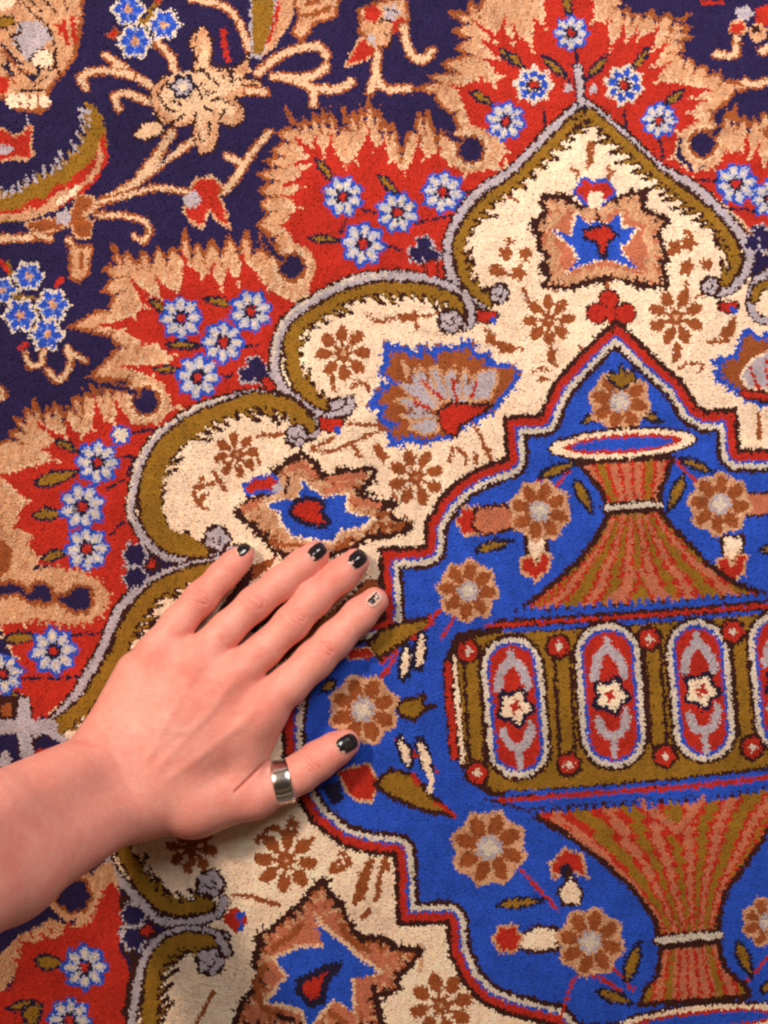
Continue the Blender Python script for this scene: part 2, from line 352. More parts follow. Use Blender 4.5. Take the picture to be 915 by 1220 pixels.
strokes('B', 4, 2, 0, '-10 650 40 660', '20 720 -10 700')
strokes('B', 7, 1, 3, '410 330 390 400 350 480', '380 380 370 450', '450 340 430 470', '10 470 80 490', '300 300 330 340 270 370', '265 355 300 330', '460 320 470 360', '380 530 400 510', '0 260 60 210 110 250', '110 210 130 180 140 230', '200 250 170 280')
strokes('B', 5, 0, 3, '620 270 640 330', '680 300 690 340', '730 270 760 310', '640 260 720 260', '830 450 915 460', '760 800 700 915')
poly('B', q(1, 3, '355 420 395 330 415 350 385 470 340 480'))

def scroll(cx, cy, r, col='L'):
    lob('K', cx, cy, r + 4.5); lob(col, cx, cy, r, 5, .15); line('K', 2.6, np.array([[cx - r * .5, cy + r * .1], [cx, cy + r * .45], [cx + r * .4, cy], [cx + r * .1, cy - r * .3]]))

def border(lav, gold, side, lw=10, gw=10, tl=10, gpad=0, g2=None):
    line('K', lw + 6, lav); line('L', lw, lav)
    keep = rng.bit_generator.state
    teeth('K', gold, side, gw * .5 + tl * 1.55, 14.5, 6.6, -0.8, jit=.3)
    line('K', gw + 7, gold)
    rng.bit_generator.state = keep
    teeth('G', gold, side, gw * .5 + tl * .95, 14.5, 3.9, -0.8, jit=.3)
    line('G', gw, gold)
goldA = cat(q(2, 0, '250 402 130 520 10 640'), q(1, 0, '840 700 765 780 722 870'), q(1, 1, '728 10 745 80 790 130 830 160'))
goldA2 = cat(q(2, 0, '275 400 390 500 510 610 610 690 710 770 775 850 800 915'), q(2, 1, '795 40 760 90'))
goldB = q(1, 1, '722 200 705 155 650 130 560 112 430 112 320 140 200 208 126 275 122 370 145 440 200 505 248 532')
goldC = cat(q(1, 1, '185 605 150 558 100 528 0 512'), q(0, 1, '800 545 700 585 620 640 560 710 528 800 522 900'), q(0, 2, '545 60 610 118 720 135'))
goldD = q(0, 2, '760 205 690 218 600 252 530 302 460 400 425 490 370 582 300 684 190 775')
goldE = q(0, 3, '440 300 500 400 560 470 620 500 740 490')
goldF = q(0, 3, '760 625 640 615 570 670 540 760 530 940')
border(lavA, goldA, -1, 9, 9, 9); border(lavA2, goldA2, 1, 9, 9, 10)
border(lavB, goldB, -1, 10, 11, 9); border(lavC, goldC, -1, 9, 15, 12)
border(lavD, goldD, -1, 10, 16, 10)
border(lavD2[3:], goldE, -1, 9, 14, 8); border(lavF, goldF, -1, 9, 15, 11)
line('G', 21, q(0, 1, '700 600 620 660 570 720 545 800 540 900')); line('G', 21, cat(q(0, 1, '540 880'), q(0, 2, '560 50 620 100 680 120')))
line('G', 16, q(1, 1, '126 290 130 370 150 440 190 490'))
line('W', 3, lavC[6:14] - 2.5); line('W', 3, lavB[5:12] - 2)
scroll(594, 349, 9); scroll(846, 340, 9); scroll(536, 382, 12); scroll(403, 487, 11); line('L', 8, q(1, 1, '250 570 330 545 335 510'), rim='K'); scroll(353, 518, 11); scroll(258, 641, 13)
scroll(250, 1052, 14); scroll(250, 1145, 14)
line('L', 9, q(0, 3, '780 520 800 470'), rim='K'); line('L', 9, q(0, 3, '780 600 812 660'), rim='K')
line('L', 8, q(1, 1, '745 130 770 200 765 240'), rim='K')
line('L', 7, q(2, 1, '915 55 870 90 850 160 870 215 915 230'), rim='K'); line('G', 9, q(2, 1, '930 90 880 115 865 150'), rim='K')
# ogee tip
line('L', 8, q(2, 0, '232 235 240 300 245 365'), rim='D'); lob('L', 677, 104, 5); lob('L', 706, 104, 5); line('D', 3, q(2, 0, '232 175 234 240'))
# dark corner blooms between the lobes
def corner(cx, cy, s):
    for dx, dy, r in ((0, -9, 9), (-9, 3, 9), (8, 4, 9)):
        lob('L', cx + dx * s, cy + dy * s, r * s + 2.5, 5, .12)
    for dx, dy, r in ((0, -9, 9), (-9, 3, 9), (8, 4, 9)):
        lob('N', cx + dx * s, cy + dy * s, r * s, 5, .15)
corner(505, 299, 1.0); corner(303, 443, 1.0); corner(905, 285, 1.0)
def junction(cx, cy, fx, fy):
    for dy in (-14, 14):
        lob('L', cx, cy + dy, 15, 6, .12); lob('N', cx, cy + dy, 12.5, 6, .12)
    line('L', 3, np.array([[cx - 14, cy], [cx + 14, cy]])); poly('R', np.array([[fx - 10, fy + 3], [fx, fy - 10], [fx + 9, fy], [fx, fy + 9]]), 'K', 3)
junction(160, 674, 180, 672)
junction(155, 1102, 175, 1108)
def tag3(x, y, s=1):
    poly('R', np.array([[x - 16 * s, y - 8 * s], [x + 12 * s, y - 8 * s], [x + 16 * s, y], [x, y + 10 * s], [x - 14 * s, y + 6 * s]]), 'K', 2.5); lob('U', x + 8 * s, y + 6 * s, 4)
tag3(394, 505); tag3(580, 376, .9); tag3(868, 365, .8); poly('R', q(1, 1, '10 440 40 425 75 470 40 480'), 'K', 2); poly('R', q(1, 1, '590 20 640 10 655 60 620 75'), 'K', 2)
poly('N', q(1, 1, '-10 370 25 375 30 410 0 415'))
lob('R', 280, 1095, 13, 4, .15); lob('U', 286, 1090, 5); lob('U', 286, 1103, 5); lob('R', 279, 1098, 7)
# leftmost cusp cross
poly('R', q(0, 2, '40 660 180 720 120 740 60 720')); poly('R', q(0, 2, '100 850 240 835 200 880 60 910'))
poly('K', q(0, 2, '0 650 50 660 50 740 -30 745')); poly('B', q(0, 2, '0 690 40 680 40 730 0 730'))
line('L', 15, q(0, 2, '82 680 85 770 92 860'), rim='K'); line('L', 17, q(0, 2, '-20 768 85 765 180 765'), rim=None); line('L', 13, q(0, 2, '82 690 85 770 92 850'))
line('L', 9, q(0, 2, '150 760 200 800 250 835')); lob('L', 5, 905, 9)

# lower left corner, mostly under the arm
poly('T', q(0, 3, '-30 700 60 600 180 540 260 560 330 480 330 360 400 330 420 420 430 560 300 560 160 620 -30 830'), None)
poly('R', cat(q(0, 3, '395 400 435 470 420 640 450 700 470 780 440 930 -60 930 -60 820 40 780 60 700 80 620 130 620 160 600 200 610 230 570 320 560 360 470')))
lob('T', 87, 1066, 30, 7, .04); lob('B', 87, 1066, 23, 7, .06); lob('N', 87, 1066, 19, 7, .08)
teeth('R', q(0, 3, '60 700 80 620 160 600 230 570 320 560 390 410'), -1, 6, 11, 3, 0)
leafq(0, 3, 120, 690, 230, 700, w=9); poly('G', q(0, 3, '70 850 150 840 130 915 90 915'), 'D', 4)
fl_white(100, 1152, 27, 8); fl_white(82, 1215, 26, 8); leafq(0, 3, 20, 860, 130, 830, w=5)
line('K', 12, q(0, 3, '440 470 460 560 450 640 480 700 450 880')); junction(158, 1104, 175, 1108)
border(lavF, goldF, -1, 9, 16, 11); scroll(250, 1145, 14); line('L', 9, q(0, 3, '780 600 812 660'), rim='K')

# ------------------------------------------------------------ palmettes on the cream
def palm(pts, fill, rim, w, tooth=None):
    poly(fill, pts, rim, w)
    edge(rim, pts, False, 6, 9, 2.6); edge(rim, pts, True, 6, 9, 2.4)
palA = cat(q(2, 0, '65 795 120 765 105 700 190 700 230 730 290 735 370 705 410 690 480 690 462 740 555 780 520 830 550 915'), q(2, 1, '535 30 555 98 480 108 380 80 340 74 260 95 200 110 112 108 132 65 100 40 130 0'), q(2, 0, '90 880 100 840'))
palm(palA, 'P', 'K', 5, 1)
line('T', 9, (palA - palA.mean(0)) * .8 + palA.mean(0), sm=False); edge('T', palA, True, 16, 12, 4.0); line('K', 5.5, np.vstack([palA, palA[:1]]), sm=False); edge('K', palA, True, 8, 15, 3.0); edge('K', palA, False, 5, 11, 3.0)
starA = cat(q(2, 0, '145 820 190 825 212 850 228 758 270 800 300 785 340 800 382 758 392 812 442 810 420 852 380 880 400 915'), q(2, 1, '450 42 390 22 330 5 260 25 198 50 235 5'), q(2, 0, '215 880 180 850'))
poly('C', (starA - starA.mean(0)) * 1.1 + starA.mean(0)); poly('U', starA)
poly('R', q(2, 0, '255 820 300 808 330 798 378 840 342 860 332 925 312 905 300 862 258 850'), 'D', 3.5)
poly('R', q(2, 0, '218 680 258 628 290 650 332 638 372 680 342 712 300 742 250 715'), 'U', 3.5); lob('C', 709, 237, 10, 6, .12); strokes('K', 4, 2, 0, '300 745 305 785')
for x, y, r in ((725, 355, 10), (711, 372, 11.5), (744, 373, 11.5)): lob('K', x, y, r + 2.5)
for x, y, r in ((725, 355, 10), (711, 372, 11.5), (744, 373, 11.5)): lob('R', x, y, r)
line('R', 9, px('726 360 729 392'))
palB = q(1, 1, '460 308 492 332 530 322 555 345 590 355 578 318 605 325 640 355 648 318 690 330 730 318 778 308 772 352 835 350 822 382 915 392 940 420 905 470 880 500 845 548 740 600 700 640 655 650 600 665 550 650 488 675 470 622 492 600 436 580 452 540 396 530 442 500 430 470 492 450 438 412 470 380')
palm(palB, 'B', 'U', 4, -1); pass
poly('B', q(1, 1, '480 340 540 350 600 370 700 350 770 350 830 400 930 400 900 470 850 540 700 630 560 630 500 640 500 600 460 570 470 510 500 470 470 410'))
lavb = q(1, 1, '522 378 552 415 585 392 612 422 640 392 668 428 700 395 722 425 752 398 760 440 800 412 850 402 862 440 835 505 740 522 660 512 640 560 650 622 600 640 545 612 565 585 512 568 545 540 495 512 548 498 505 450 545 440')
poly('L', lavb, 'T', 3.5); corners('B', lavb, True, 13, 2.6)
line('U', 5.5, np.vstack([palB, palB[:1]]), sm=False); corners('U', palB, True, 7, 2.6); corners('B', palB, False, 3, 2.4)
poly('R', q(1, 1, '648 552 700 520 845 530 800 562 730 602 712 645 680 632 650 592'), 'K', 4)
strokes('T', 3.5, 1, 1, '620 402 640 470 655 510', '740 412 735 460 730 510', '655 422 680 470 690 510', '540 500 600 530 640 545', '548 590 600 580 645 575', '570 412 600 460 640 520', '790 425 775 470 760 520')
strokes('B', 3, 1, 1, '600 360 610 395', '690 350 695 400', '520 440 560 450', '500 560 560 560', '790 360 770 405')
strokes('R', 4, 1, 1, '585 440 620 470 660 505', '703 440 715 512', '782 452 770 505', '565 520 620 540')
palB2 = q(2, 1, '825 268 858 265 868 292 960 270 960 530 880 525 820 492 762 452 728 432 742 400 716 378 762 362 802 352 812 312')
palm(palB2, 'B', 'U', 5, -1); poly('L', q(2, 1, '850 375 890 350 960 330 960 480 840 468 815 425'), 'C', 3); strokes('R', 4, 2, 1, '850 400 880 470', '905 370 915 460')
line('R', 8, q(2, 1, '830 490 880 498 960 510'), rim='K')
palC = cat(q(0, 1, '840 915 880 880 930 850'), q(1, 1, '70 760 108 735 160 702 215 740 232 792 300 768 425 758 410 792 365 845 400 872 505 882'), q(1, 2, '440 -10 550 50 470 85 390 85 350 125 270 150 200 185 60 135 0 60 -50 20'))
palm(palC, 'T', 'K', 6, -1)
edge('B', palC, True, 15, 13, 2.6); edge('Y', palC, True, 10, 16, 2.4); line('K', 6, np.vstack([palC, palC[:1]]), sm=False); edge('K', palC, True, 8, 15, 3.2)
strokes('B', 6, 1, 2, '60 110 150 120 220 140', '440 40 500 55 520 40', '430 10 470 5', '290 130 340 90'); strokes('P', 8, 1, 1, '120 760 150 740 200 780', '260 800 380 780', '340 870 440 890', '250 840 340 810')
strokes('K', 4, 1, 1, '120 790 100 840', '350 830 420 850'); strokes('P', 8, 0, 1, '870 900 915 880')
starC = cat(q(1, 1, '165 798 195 830 240 862 318 848 320 910'), q(1, 2, '410 18 370 52 300 62 268 102 200 92 130 82 85 30 90 0'), q(1, 1, '80 915 35 880 110 868 150 870'))
poly('C', (starC - starC.mean(0)) * 1.1 + starC.mean(0)); poly('U', starC)
poly('R', cat(q(1, 1, '140 872 180 862 245 880 230 915'), q(1, 2, '262 30 235 52 180 40 140 20 120 0')), 'D', 6)
poly('R', q(1, 1, '0 790 50 780 80 800 70 840 20 840 -30 850 -50 820'), 'U', 4); lob('L', 330, 580, 6)
palD = cat(q(1, 3, '240 395 262 450 302 482 332 562 372 612 450 602 492 642 595 650 540 712 500 752 512 792 430 812 442 870 450 930 -30 930'), q(0, 3, '830 930 850 860 900 790 930 740 900 690 920 640'), q(1, 3, '0 600 60 572 110 522 160 482 200 430'))
palm(palD, 'P', 'K', 6, -1)
starD = q(1, 3, '208 538 260 592 300 622 380 692 445 732 400 742 342 752 342 872 280 822 220 882 180 940 168 862 100 842 36 832 112 742 66 680 160 642 240 642')
edge('T', palD, True, 17, 12, 3.2); edge('B', palD, True, 13, 14, 2.6); line('K', 6, np.vstack([palD, palD[:1]]), sm=False); edge('K', palD, True, 9, 15, 3.4)
strokes('B', 8, 1, 3, '160 560 120 600 60 640', '300 560 340 620 400 650', '260 870 320 915', '-10 760 30 860 90 880', '30 700 10 740'); strokes('K', 7, 1, 3, '420 780 430 850 440 900', '370 610 450 605 500 640', '80 890 130 900', '0 680 10 660')
poly('Y', (starD - starD.mean(0)) * 1.12 + starD.mean(0)); poly('U', starD)
poly('R', q(1, 3, '150 762 200 738 250 712 295 702 250 752 230 832 190 842 152 800'), 'D', 9)

poly('B', px('384 672 396 672 360 706 318 740 300 752 300 738 340 708'), 'K', 4); poly('B', px('425 700 440 690 432 716 390 752 330 792 318 796 330 770 400 722'))  # between the fingers: woven brown, with the shade of the gaps painted in
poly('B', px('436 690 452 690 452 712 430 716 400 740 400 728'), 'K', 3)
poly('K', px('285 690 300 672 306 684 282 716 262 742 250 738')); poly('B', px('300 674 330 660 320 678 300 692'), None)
# ------------------------------------------------------------ blue medallion
med = cat(px('733 380'), q(2, 1, '300 290 220 370 150 450 112 530 102 566 0 572'), q(1, 1, '885 575 895 720 800 755 720 800 660 860 628 915'), q(1, 2, '607 30 602 122 440 130'),
          px('456 736 430 738 392 750 362 776 344 815 336 860 338 905 350 945'), q(1, 3, '198 192 300 272 390 300 495 310 505 558 680 552 690 660 740 770 810 840 900 880'), px('660 1222 680 1245 960 1245 960 540'),
          q(2, 1, '915 690 810 692 800 545 692 552 660 530 600 440 520 370 440 290'))
b = box(med, 4)
mi = inside(med, b[4], b[5]); md = dist(np.vstack([med[:40] if False else med, med[:1]]), b[4], b[5])
wob = 0.0
for lo, hi, col in ((-9, 3.8, 'K'), (3.8, 12.5, 'R'), (12.5, 15.5, 'U'), (15.5, 21.5, 'W'), (21.5, 27, 'K'), (27, 1e9, 'U')):
    put(b, mi & (md >= lo) & (md < hi), col)
put(b, (~mi) & (md < 2.4), 'K')
line('K', 4, px('733 380 729 394'))
# sprays on the blue
def ln(col, w, s): line(col, w, px(s))
for s in ('640 570 660 590', '690 545 652 590', '805 548 830 575', '665 1220 690 1160 740 1180', '540 735 525 760', '455 790 480 760 520 730', '470 880 520 920', '620 1035 665 1085', '728 1150 755 1180', '915 1140 890 1170'):
    ln('R', 4, s)
for a in ((640, 568, 690, 548, 6), (684, 570, 706, 612, 7), (815, 565, 795, 610, 7), (808, 545, 850, 562, 5), (692, 502, 716, 492, 5), (765, 492, 790, 502, 5), (565, 655, 612, 643, 6), (590, 1078, 650, 1072, 6.5),
          (745, 1170, 762, 1120, 8), (878, 1120, 896, 1165, 7), (710, 1180, 755, 1196, 7), (905, 1180, 930, 1170, 6), (905, 655, 940, 650, 6)):
    leaf(*a, fill='G', rim='D', rw=4)
poly('G', q(1, 2, '395 480 440 422 520 392 640 372 595 422 500 482 440 525'), 'K', 6); strokes('R', 5, 1, 2, '330 500 400 520', '620 380 660 350', '560 450 630 385', '430 600 470 560 500 500')
poly('R', q(1, 2, '310 490 400 480 420 510 330 530'), 'T', 2)
poly('G', q(1, 2, '505 680 570 660 600 650 595 690 635 690 595 712 565 742 505 722'), 'K', 5)
leaf(400, 810, 380, 825, 5)
for x, y, ry, ro in ((482, 789, 20, .12), (500, 775, 22, .12), (482, 895, 18, -.3), (505, 900, 22, -.3)):
    lob('D', x, y, 9, ry=ry + 5, rot=ro)
for x, y, ry, ro in ((482, 789, 17, .12), (500, 775, 19, .12), (482, 895, 16, -.3), (505, 900, 19, -.3)):
    lob('C', x, y, 4.6, 3, .1, ry=ry, rot=ro)
poly('D', q(1, 3, '230 60 300 40 310 110 270 130')); poly('R', q(1, 3, '290 10 400 -20 440 60 410 120 350 112 320 80'), 'T', 3)
poly('G', q(1, 3, '420 60 480 0 560 25 640 110 705 168 600 152 500 112'), 'K', 6); strokes('R', 5, 1, 3, '640 120 710 170', '560 20 580 60')
strokes('C', 7, 1, 3, '610 0 625 40 620 80')
for x, y in ((562, 620), ): lob('T', x, y, 19, 6, .08); lob('R', x - 2, y, 15, 6, .1)
poly('P', px('566 604 600 600 615 612 610 630 575 638 562 626'), 'K', 4)
for bx, by in ((638, 655), (872, 656)):
    poly('C', np.array([[bx - 14, by - 18], [bx + 14, by - 18], [bx + 12, by + 4], [bx + 3, by + 14], [bx - 10, by + 6]]), 'K', 5)
    poly('R', np.array([[bx - 18, by + 10], [bx - 6, by + 6], [bx, by + 16], [bx + 8, by + 2], [bx + 18, by + 6], [bx + 14, by + 26], [bx, by + 36], [bx - 16, by + 26]]), 'T', 3.5)
poly('P', px('885 588 930 585 930 612 890 614'), 'K', 3)
poly('R', px('655 1030 672 1010 692 1018 700 1045 688 1040 674 1030 660 1048'), 'T', 3.5); lob('D', 674, 1037, 8)
poly('C', px('664 1062 674 1050 678 1034 684 1048 694 1060 690 1078 670 1078'), 'K', 4)
poly('C', px('612 1118 640 1102 664 1106 664 1132 636 1134 618 1130'), 'K', 5); lob('T', 604, 1118, 18, 6, .08); lob('R', 604, 1118, 14, 6, .1)
for f in ((738, 477, 36), (643, 608, 36), (857, 600, 37), (557, 703, 36), (432, 845, 41), (582, 1010, 44), (703, 1122, 40), (914, 1098, 30)): rosette(*f)
poly('G', px('722 450 728 440 736 446 740 430 746 446 754 440 758 452 740 462'), 'D', 3)

# ------------------------------------------------------------ the vase
def striped(pts, ax0, ax1, w0, w1, bands, rim='K', w=7, curve=1.0):
    b = box(pts, w + 2); m = inside(pts, b[4], b[5])
    a0, a1 = np.array(ax0, float), np.array(ax1, float); t = a1 - a0; L = np.hypot(*t); t /= L; n = np.array([-t[1], t[0]])
    u = ((b[4] - a0[0]) * t[0] + (b[5] - a0[1]) * t[1]) / L; v = (b[4] - a0[0]) * n[0] + (b[5] - a0[1]) * n[1]
    hw = w0 + (w1 - w0) * np.clip(u, 0, 1) ** curve
    s = np.abs(v / hw) + .02 * np.sin(u * 17 + np.sign(v) * 1.3) * np.clip(u, 0, 1) + .02 * np.sin(u * 61 + v * .35)
    k = np.clip((s * len(bands)).astype(int), 0, len(bands) - 1)
    for i, c in enumerate(bands): put(b, m & (k == i), c)
    put(b, dist(np.vstack([pts, pts[:1]]), b[4], b[5]) < w / 2, rim)
neck = q(2, 1, '235 735 575 715 525 850 530 905 330 910 325 850')
striped(neck, (744, 545), (752, 606), 60, 36, 'PRPPRGGRPPRG')
for rr, rh, col in ((90, 20, 'K'), (86, 16.5, 'C'), (70, 11.5, 'R'), (62, 7, 'U')): lob(col, 741, 528, rr, ry=rh, rot=-.07)
line('W', 7, px('722 606 752 602 786 601'), rim='K', rw=3)
body1 = q(2, 2, '345 0 525 -12 560 40 610 90 700 185 800 255 905 290 900 302 600 322 300 342 15 358 130 268 230 180 300 90')
striped(body1, (755, 606), (764, 724), 34, 172, 'GRPPRGGRPPRGGGRPPRGRPPP', curve=1.45)
for s in ('440 215 400 270 340 320', '455 215 510 270 580 318'): line('P', 10, q(2, 2, s)); 
for s in ('450 250 440 320', '460 250 480 320'): line('G', 11, q(2, 2, s))
strokes('R', 3.5, 2, 2, '445 195 450 245 420 300', '455 240 500 300')
teeth('U', q(2, 2, '20 362 300 346 600 326 900 304'), -1, 8, 11, 4, 0)
line('U', 5, q(2, 2, '10 363 300 349 600 329 905 306'))
G = cat(px('545 757'), q(2, 2, '-10 415 200 410 500 385 915 350'), px('965 708 965 905'), q(2, 3, '915 5 600 45 300 70 60 90'), px('585 945 556 920 538 880 530 800'))
poly('G', G, 'K', 9)
line('K', 4, q(2, 2, '-60 390 200 372 500 352 915 318')); line('R', 5.5, q(2, 2, '-90 405 200 388 500 366 960 330')); line('K', 3, q(2, 2, '-80 414 200 397 500 376 960 342')); line('U', 4.5, q(2, 2, '-30 422 200 408 500 386 960 352'))
# left end strip
line('R', 8, px('533 790 535 835 541 900'), rim='K', rw=2.5); line('C', 5, px('541 782 544 830 551 908'), rim='K', rw=2)
for x0, y0, x1, y1 in ((561, 788, 568, 905), (669, 778, 676, 900), (777, 772, 785, 885), (880, 764, 890, 872)):
    line('K', 23, np.array([[x0, y0], [x1, y1]], float), sm=False); line('G', 14, np.array([[x0, y0 - 6], [x1, y1 + 6]], float), sm=False)
def cartouche(cx, cy, hw, hh, rot):
    def E(col, s, w):  # stadium
        t = np.array([math.sin(rot), math.cos(rot)]) * (hh - hw)
        line(col, w, np.array([[cx - t[0], cy - t[1]], [cx + t[0], cy + t[1]]]), sm=False)
    E('K', 0, 2 * hw + 9); E('W', 0, 2 * hw); E('U', 0, 2 * hw - 12); E('R', 0, 2 * hw - 20)
    R = lambda p: np.array([[cx + x * math.cos(rot) + y * math.sin(rot), cy - x * math.sin(rot) + y * math.cos(rot)] for x, y in p])
    line('L', 11, R([(-18, -24), (-12, -44), (0, -58)])); line('L', 11, R([(18, -24), (12, -44), (0, -58)])); line('L', 9, R([(0, -66), (0, -56)])); 
    line('L', 10, R([(-17, 28), (-10, 44), (0, 48), (10, 44), (17, 26)])); line('L', 8, R([(0, 48), (0, 72)])); line('L', 6, R([(16, 18), (17, 30)]))
    lob('R', *R([(0, 34)])[0], 6)
    c = R([(0, 0)])[0]
    lob('D', c[0], c[1], 22, 5, .14, rot); lob('C', c[0], c[1], 15.5, 5, .2, rot); lob('R', c[0], c[1], 6.5, 4, .35, .3)
cartouche(613, 842, 36, 84, .085); cartouche(727, 828, 38, 86, .075); cartouche(835, 822, 36, 84, .09); cartouche(932, 812, 36, 84, .09)
for x, y in ((557, 775), (665, 770), (773, 760), (873, 752), (568, 920), (677, 910), (792, 900), (896, 890)):
    lob('K', x, y, 16); lob('R', x, y, 11.5, 5, .08); lob('W', x, y, 4.2, 4, .45)
# foot
body2 = q(2, 3, '60 150 200 140 400 125 600 115 800 90 930 60 930 200 840 340 762 440 735 560 735 600 520 612 510 540 430 430 330 340 200 240 100 182')
striped(body2, (822, 1118), (797, 955), 36, 190, 'GRPPRGGRPPRGGGRPPRGRPPP', curve=1.45)
for s in ('585 225 540 180 460 120', '590 225 640 165 680 105'): line('P', 10, q(2, 3, s))
line('G', 14, q(2, 3, '575 130 585 165'))
strokes('R', 3.5, 2, 3, '590 250 520 190 440 130', '590 250 650 180 700 110')
teeth('U', q(2, 3, '60 148 300 125 600 105 930 60'), 1, 8, 11, 4, 0)
line('U', 5, q(2, 3, '-20 92 300 72 600 48 930 10')); line('R', 6, q(2, 3, '-60 118 0 112 300 88 600 68 930 30')); line('U', 7, q(2, 3, '-20 128 200 118 300 106 600 88 930 50')); line('K', 3, q(2, 3, '-100 110 0 135 60 155'))
foot = q(2, 3, '530 640 738 622 760 715 835 780 850 815 455 845 480 780 520 740')
striped(foot, (822, 1125), (828, 1196), 36, 62, 'PRPPRPGGRPPRG')
line('W', 8, px('784 1120 820 1116 856 1114'), rim='K', rw=3)
for rr, rh, col in ((110, 22, 'K'), (106, 18, 'C'), (90, 12.5, 'R'), (82, 8, 'U')): lob(col, 838, 1216, rr, ry=rh, rot=-.09)

# ================================================================== the scene
K = 0.00045                      # metres per design cell
HC = 0.56                        # camera height over the pile
HP = HC / K
C = bpy.context.scene.collection
scene = bpy.context.scene

def W3(x, y, z):
    """design-plane position and height (cells) of a point -> metres"""
    f = (HP - z) / HP
    return np.array([(x - 457.5) * K * f, (610.0 - y) * K * f, z * K])

def lin(c):
    c = np.array(c, float) / 255.0
    return np.where(c <= 0.04045, c / 12.92, ((c + 0.055) / 1.055) ** 2.4)

def tag(o, label=None, cat=None, group=None, kind=None):
    if label: o['label'] = label
    if cat: o['category'] = cat
    if group: o['group'] = group
    if kind: o['kind'] = kind

def mat(name):
    m = bpy.data.materials.new(name); m.use_nodes = True
    nt = m.node_tree
    return m, nt, nt.nodes['Principled BSDF']

def mesh_np(name, co, faces_flat, starts, counts, m, smooth=True, parent=None, cols=None):
    me = bpy.data.meshes.new(name)
    me.vertices.add(len(co)); me.vertices.foreach_set('co', np.ascontiguousarray(co, np.float32).ravel())
    me.loops.add(len(faces_flat)); me.loops.foreach_set('vertex_index', np.ascontiguousarray(faces_flat, np.int32))
    me.polygons.add(len(starts)); me.polygons.foreach_set('loop_start', np.ascontiguousarray(starts, np.int32))
    try: me.polygons.foreach_set('loop_total', np.ascontiguousarray(counts, np.int32))
    except Exception: pass
    me.update(calc_edges=True)
    if cols is not None:
        for nm, arr in cols.items():
            a = me.attributes.new(nm, 'FLOAT_COLOR', 'POINT')
            full = np.ones((len(co), 4), np.float32); full[:, :arr.shape[1]] = arr
            a.data.foreach_set('color', full.ravel())
    me.polygons.foreach_set('use_smooth', np.full(len(starts), smooth))
    me.materials.append(m)
    o = bpy.data.objects.new(name, me); C.objects.link(o)
    if parent: o.parent = parent
    return o

# ------------------------------------------------------------------ carpet
WOOL = {'N': (38, 29, 70), 'R': (178, 43, 30), 'T': (200, 148, 112), 'B': (148, 78, 40), 'C': (243, 212, 184), 'G': (142, 102, 32), 'L': (178, 165, 174), 'S': (176, 176, 198),
        'U': (40, 78, 188), 'K': (58, 28, 24), 'W': (212, 196, 180), 'P': (186, 108, 80), 'D': (34, 28, 52), 'Y': (220, 182, 148), 'A': (104, 128, 204)}
lut = np.array([lin(WOOL[c]) for c in NAMES])

def noise2(x, y, s, seed):
    r = np.random.default_rng(seed); g = r.uniform(-1, 1, (64, 64))
    u, v = x / s, y / s
    i, j = np.floor(u).astype(int), np.floor(v).astype(int); fu, fv = u - i, v - j
    fu = fu * fu * (3 - 2 * fu); fv = fv * fv * (3 - 2 * fv)
    a = lambda p, t: g[p % 64, t % 64]
    return (a(i, j) * (1 - fu) + a(i + 1, j) * fu) * (1 - fv) + (a(i, j + 1) * (1 - fu) + a(i + 1, j + 1) * fu) * fv

mw, nt, bs = mat('wool')
at = nt.nodes.new('ShaderNodeAttribute'); at.attribute_name = 'wool'
nt.links.new(at.outputs['Color'], bs.inputs['Base Color'])
ge = nt.nodes.new('ShaderNodeNewGeometry'); mxn = nt.nodes.new('ShaderNodeMix'); mxn.data_type = 'VECTOR'
vi = [i for i in mxn.inputs if i.type == 'VECTOR']; mxn.inputs[0].default_value = .72        # fibres scatter: softer than the bare tuft
nt.links.new(ge.outputs['Normal'], vi[0]); vi[1].default_value = (0, 0, 1)
nt.links.new([o for o in mxn.outputs if o.type == 'VECTOR'][0], bs.inputs['Normal'])
bs.inputs['Roughness'].default_value = 0.85
bs.inputs['Specular IOR Level'].default_value = 0.12
bs.inputs['Sheen Weight'].default_value = 0.06
bs.inputs['Sheen Roughness'].default_value = 0.4

